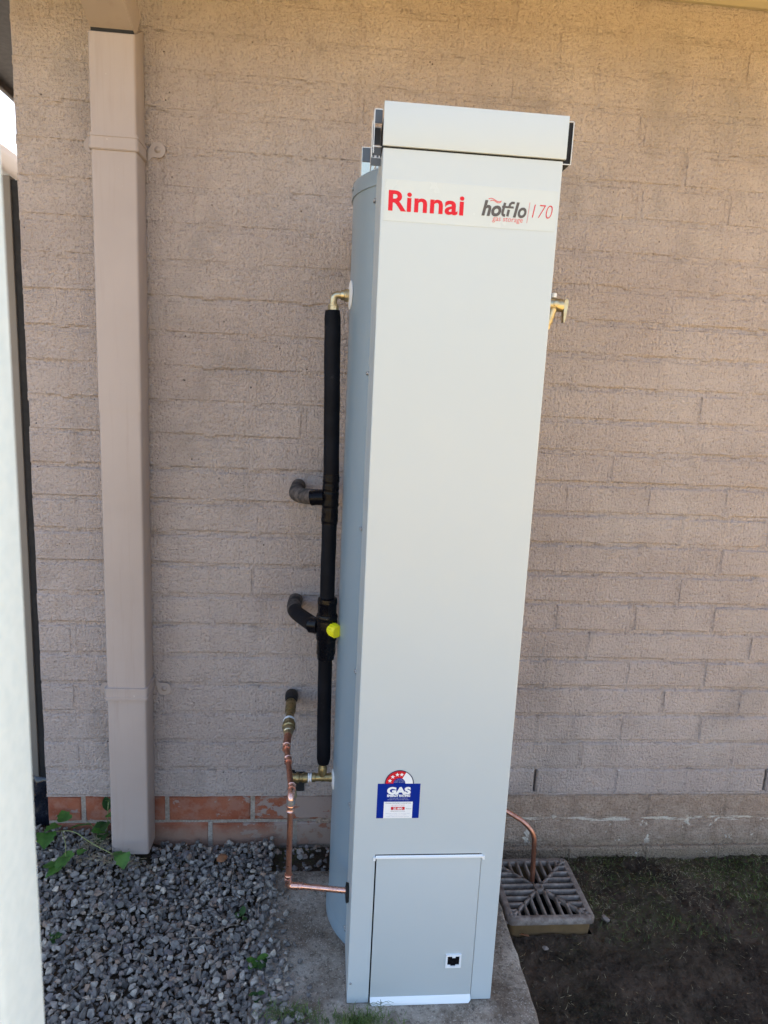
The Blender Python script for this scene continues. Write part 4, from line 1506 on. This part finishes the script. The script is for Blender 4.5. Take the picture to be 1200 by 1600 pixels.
sb = MB().tube([(-.585, -.035, -.10), (-.582, -.032, -.03), (-.578, -.035, .012)], .0014, 6).tube(fillet([(-.60, -.035, -.10), (-.625, -.04, -.060), (-.632, -.05, -.045)], .02), .0013, 6)
sb.build('stem', M['stem'], uw)
for p, s, h, t, r, lo, mm in (((-.622, -.045, -.055), .055, 1.75, .12, .5, False, 'leaf'), ((-.612, -.05, -.062), .032, 4.6, -.3, .2, True, 'leaf'),
                              ((-.582, -.035, -.02), .040, .4, .9, .3, False, 'leaf_dark'), ((-.580, -.035, -.03), .042, 3.8, .5, .3, False, 'leaf'), ((-.580, -.035, -.005), .034, 5.4, .8, 0, False, 'leaf_dark'),
                              ((-.584, -.036, -.055), .044, 3.2, .2, .4, False, 'leaf_dark'), ((-.582, -.036, -.06), .038, 2.4, .4, -.3, False, 'leaf_dark'), ((-.578, -.036, .008), .020, 2.9, .9, 0, False, 'leaf'),
                              ((-.59, -.05, -.085), .036, 2.9, -.1, .3, True, 'leaf_dark')):
    mb = MB()
    ivy_leaf(mb, Vector(p), s, h, t, r, lo)
    mb.build('leaf', M[mm], uw, fix=False)

def small_weed(x, y, z, label, seed, nl, size, mat='leaf'):
    rr = random.Random(seed)
    t = thing('small_weed', (x, y, z), label, 'weed', 'small weeds among the gravel')
    MB().tube([(x, y, z - .012), (x + .002, y, z + .008)], .0011, 6).build('stem', M['stem'], t)
    for i in range(nl):
        mb = MB()
        ivy_leaf(mb, Vector((x + rr.uniform(-.006, .006), y + rr.uniform(-.006, .006), z + rr.uniform(0, .010))), size * rr.uniform(.6, 1.1), i * 6.28 / nl + rr.uniform(-.4, .4), rr.uniform(-.1, .5), rr.uniform(-.3, .3), False)
        mb.build('leaf', M[mat], t, fix=False)
small_weed(-.128, -.437, -.140, 'small round leaved weed at the gravel edge beside the bare slab', 3, 5, .026)
small_weed(-.110, -.445, -.140, 'low dark weed between stones and slab, next to a round leaved one', 4, 6, .022, 'leaf_dark')
small_weed(-.175, -.300, -.140, 'single dark green seedling alone among stones below the dead leaf', 5, 3, .022, 'leaf_dark')
small_weed(-.11, -.525, -.136, 'dark broad leaved weed in the gravel at the bottom of the photo', 8, 4, .026, 'leaf_dark')
small_weed(-.60, -.365, -.128, 'low green weed patch in the gravel just beside the steel post', 9, 7, .022, 'leaf_dark')

def blades(name, spots, mat, label, cat, seed, hmin, hmax, flat=.0, w=.0011):
    rr = random.Random(seed)
    mb = MB()
    for x, y, z in spots:
        L = rr.uniform(hmin, hmax)
        a = rr.uniform(0, 6.28)
        up = rr.uniform(.05, .5) if rr.random() < flat else rr.uniform(.9, 1.45)
        p = Vector((x, y, z))
        d = Vector((math.cos(a) * math.cos(up), math.sin(a) * math.cos(up), math.sin(up)))
        s = Vector((-math.sin(a), math.cos(a), 0)) * w * rr.uniform(.6, 1.3)
        V = []
        n = 4
        cur = rr.uniform(-.5, .5)
        side = Vector((-math.sin(a), math.cos(a), 0)) * rr.uniform(-.35, .35)
        for i in range(n + 1):
            t = i / n
            q = p + d * L * t + side * L * t * t + Vector((0, 0, (-.35 if flat < .5 else cur * .3 - .12) * L * t * t))
            k = 1 - t * .85
            V += [q - s * k, q + s * k]
        mb.add(V, [(2 * i, 2 * i + 1, 2 * i + 3, 2 * i + 2) for i in range(n)], True)
    o = mb.build(name, mat, fix=False)
    return tag(o, label, cat, kind='stuff')
rr = random.Random(21)
sp_ = []
while len(sp_) < 3000:
    x, y = rr.uniform(.50, 1.85), rr.uniform(-.9, -.006)
    if GX - GH - .01 < x < GX + GH + .006 and GY - GH - .01 < y < GY + GH + .02:
        continue
    dn = noise.noise(Vector((x * 6, y * 6, 4))) * .5 + .5
    den = dn * (.95 if y > -.24 and x > .74 else .38)
    if rr.random() < den * den * 1.7:
        sp_.append((x, y, soil_h(x, y) + .002))
blades('dry_grass', sp_, M['straw'], 'scattered dry grass clippings lying on the dark soil', 'dry grass', 31, .003, .018, .9, .00055)
gsp = []
while len(gsp) < 2600:
    x, y = rr.uniform(.76, 1.85), rr.uniform(-.34, -.006)
    dn = noise.noise(Vector((x * 7, y * 9, 14))) * .5 + .5
    if rr.random() < max(0, dn - .36) * 2.0 * (1 if y > -.2 else .5):
        gsp.append((x, y, soil_h(x, y)))
blades('grass', gsp, M['grass'], 'thin green grass shoots in the soil along the wall foot', 'grass', 32, .005, .020, .55, .0008)
gsp = []
for cx, cy, n_, sp2 in ((.105, -.588, 330, .024), (.065, -.592, 160, .028), (-.055, -.570, 170, .024), (-.015, -.585, 120, .022), (.15, -.598, 90, .03)):
    for _ in range(n_):
        gsp.append((cx + rr.gauss(0, sp2), cy + rr.gauss(0, .010), -.139 if cx > 0 else -.128))
blades('grass', gsp, M['grass'], 'fine green grass tuft at the front edge of the slab', 'grass', 33, .010, .036, .25, .0008)
# feathery sprig in front of the bottom lip
fs = thing('feathery_sprig', (.148, -.60, -.14), 'thin feathery sprig standing in front of the access panel foot', 'weed')
sb = MB().tube([(.140, -.60, -.145), (.150, -.597, -.115), (.147, -.594, -.085)], .0007, 5)
rr = random.Random(5)
for i in range(13):
    a = -1.2 + i * .2 + rr.uniform(-.1, .1)
    z = -.100 + rr.uniform(-.008, .012)
    L = rr.uniform(.018, .034)
    sb.tube([(.1475, -.595, z), (.1475 + math.sin(a) * L * .6, -.597, z + math.cos(a) * L * .25 + .004), (.1475 + math.sin(a) * L, -.599, z + math.cos(a) * L * .35)], .0004, 4)
sb.build('frond', M['grass'], fs)

def dead_leaf(x, y, z, size, h, label):
    mb = MB()
    ivy_leaf(mb, Vector((x, y, z)), size, h, .15, .5, False)
    o = mb.build('dead_leaf', M['dead_leaf'], fix=False)
    mo = o.modifiers.new('thick', 'SOLIDIFY')
    mo.thickness = .0006
    tag(o, label, 'dead leaf')
dead_leaf(-.270, -.105, -.128, .034, 5.3, 'curled brown dead leaf lying on the gravel below the red bricks')
dead_leaf(.556, -.325, -.188, .026, 1.3, 'small orange brown leaf under the front rim of the drain grate')
def chip(x, y, z, r, seed, label):
    V, F = hull_stone(seed)
    o = MB().add([Vector((x, y, z)) + Vector((p.x * r, p.y * r, p.z * r * .8)) for p in V], F).build('stone_chip', M['chip'], None, fix=False)
    tag(o, label, 'stone')
chip(.783, -.262, -.196, .0155, 51, 'pale angular stone on the soil off the corner of the drain grate')
chip(.590, -.352, -.197, .0100, 52, 'small pale stone on the soil between slab and drain grate')
chip(.498, -.300, -.168, .0085, 53, 'small pinkish white stone wedged between slab and drain grate')
chip(.660, -.245, -.160, .0065, 54, 'tiny pale pebble caught in the bars of the drain grate')
rr = random.Random(77)
tm = MB()
for _ in range(46):
    x, y = rr.uniform(-.75, -.12), rr.uniform(-.66, -.10)
    if x > slab_edge(y) - .02:
        continue
    a, L = rr.uniform(0, 6.28), rr.uniform(.02, .075)
    z = grav_h(x, y) + .009
    tm.tube(fillet([(x, y, z), (x + math.cos(a) * L * .5 + rr.uniform(-.006, .006), y + math.sin(a) * L * .5, z + rr.uniform(.002, .008)), (x + math.cos(a) * L, y + math.sin(a) * L, z + rr.uniform(-.004, .003))], .01, 3), rr.uniform(.0005, .0011), 5)
tag(tm.build('twigs', M['twig'], fix=False), 'thin dry twigs and stalks scattered on the gravel', 'twigs', kind='stuff')
hm = MB()
for _ in range(220):
    x, y = rr.gauss(-.54, .05), rr.gauss(-.135, .018)
    if rr.random() < .4:
        x, y = rr.gauss(-.60, .03), rr.gauss(-.075, .015)
    a, L = rr.uniform(0, 6.28), rr.uniform(.008, .026)
    z = grav_h(x, y) + .010 + rr.uniform(0, .006)
    hm.tube([(x, y, z), (x + math.cos(a) * L, y + math.sin(a) * L, z + rr.uniform(-.003, .004))], .0005, 4)
tag(hm.build('dry_roots', M['straw'], fix=False), 'matted dry roots on the gravel round the weeds', 'dry roots', kind='stuff')

# crumbs of earth
rr = random.Random(99)
cm = MB()
for _ in range(7000):
    x, y = rr.uniform(.50, 1.80), rr.uniform(-.85, -.006)
    if GX - GH - .004 < x < GX + GH + .004 and GY - GH - .004 < y < GY + GH + .004:
        continue
    V, F = protos[rr.randrange(12)]
    r = rr.choice((.0012, .0018, .0026, .0040)) * rr.uniform(.8, 1.6)
    if rr.random() < .03:
        r *= 2.4
    e = Matrix.Rotation(rr.uniform(0, 6.28), 3, 'Z') @ Matrix.Rotation(rr.uniform(0, 6.28), 3, 'X')
    cm.add([Vector((x, y, soil_h(x, y) + r * .3)) + e @ (p * r) for p in V], F)
tag(cm.build('soil_crumbs', M['soil'], fix=False), 'loose crumbs of dark earth scattered over the bare soil', 'soil', kind='stuff')
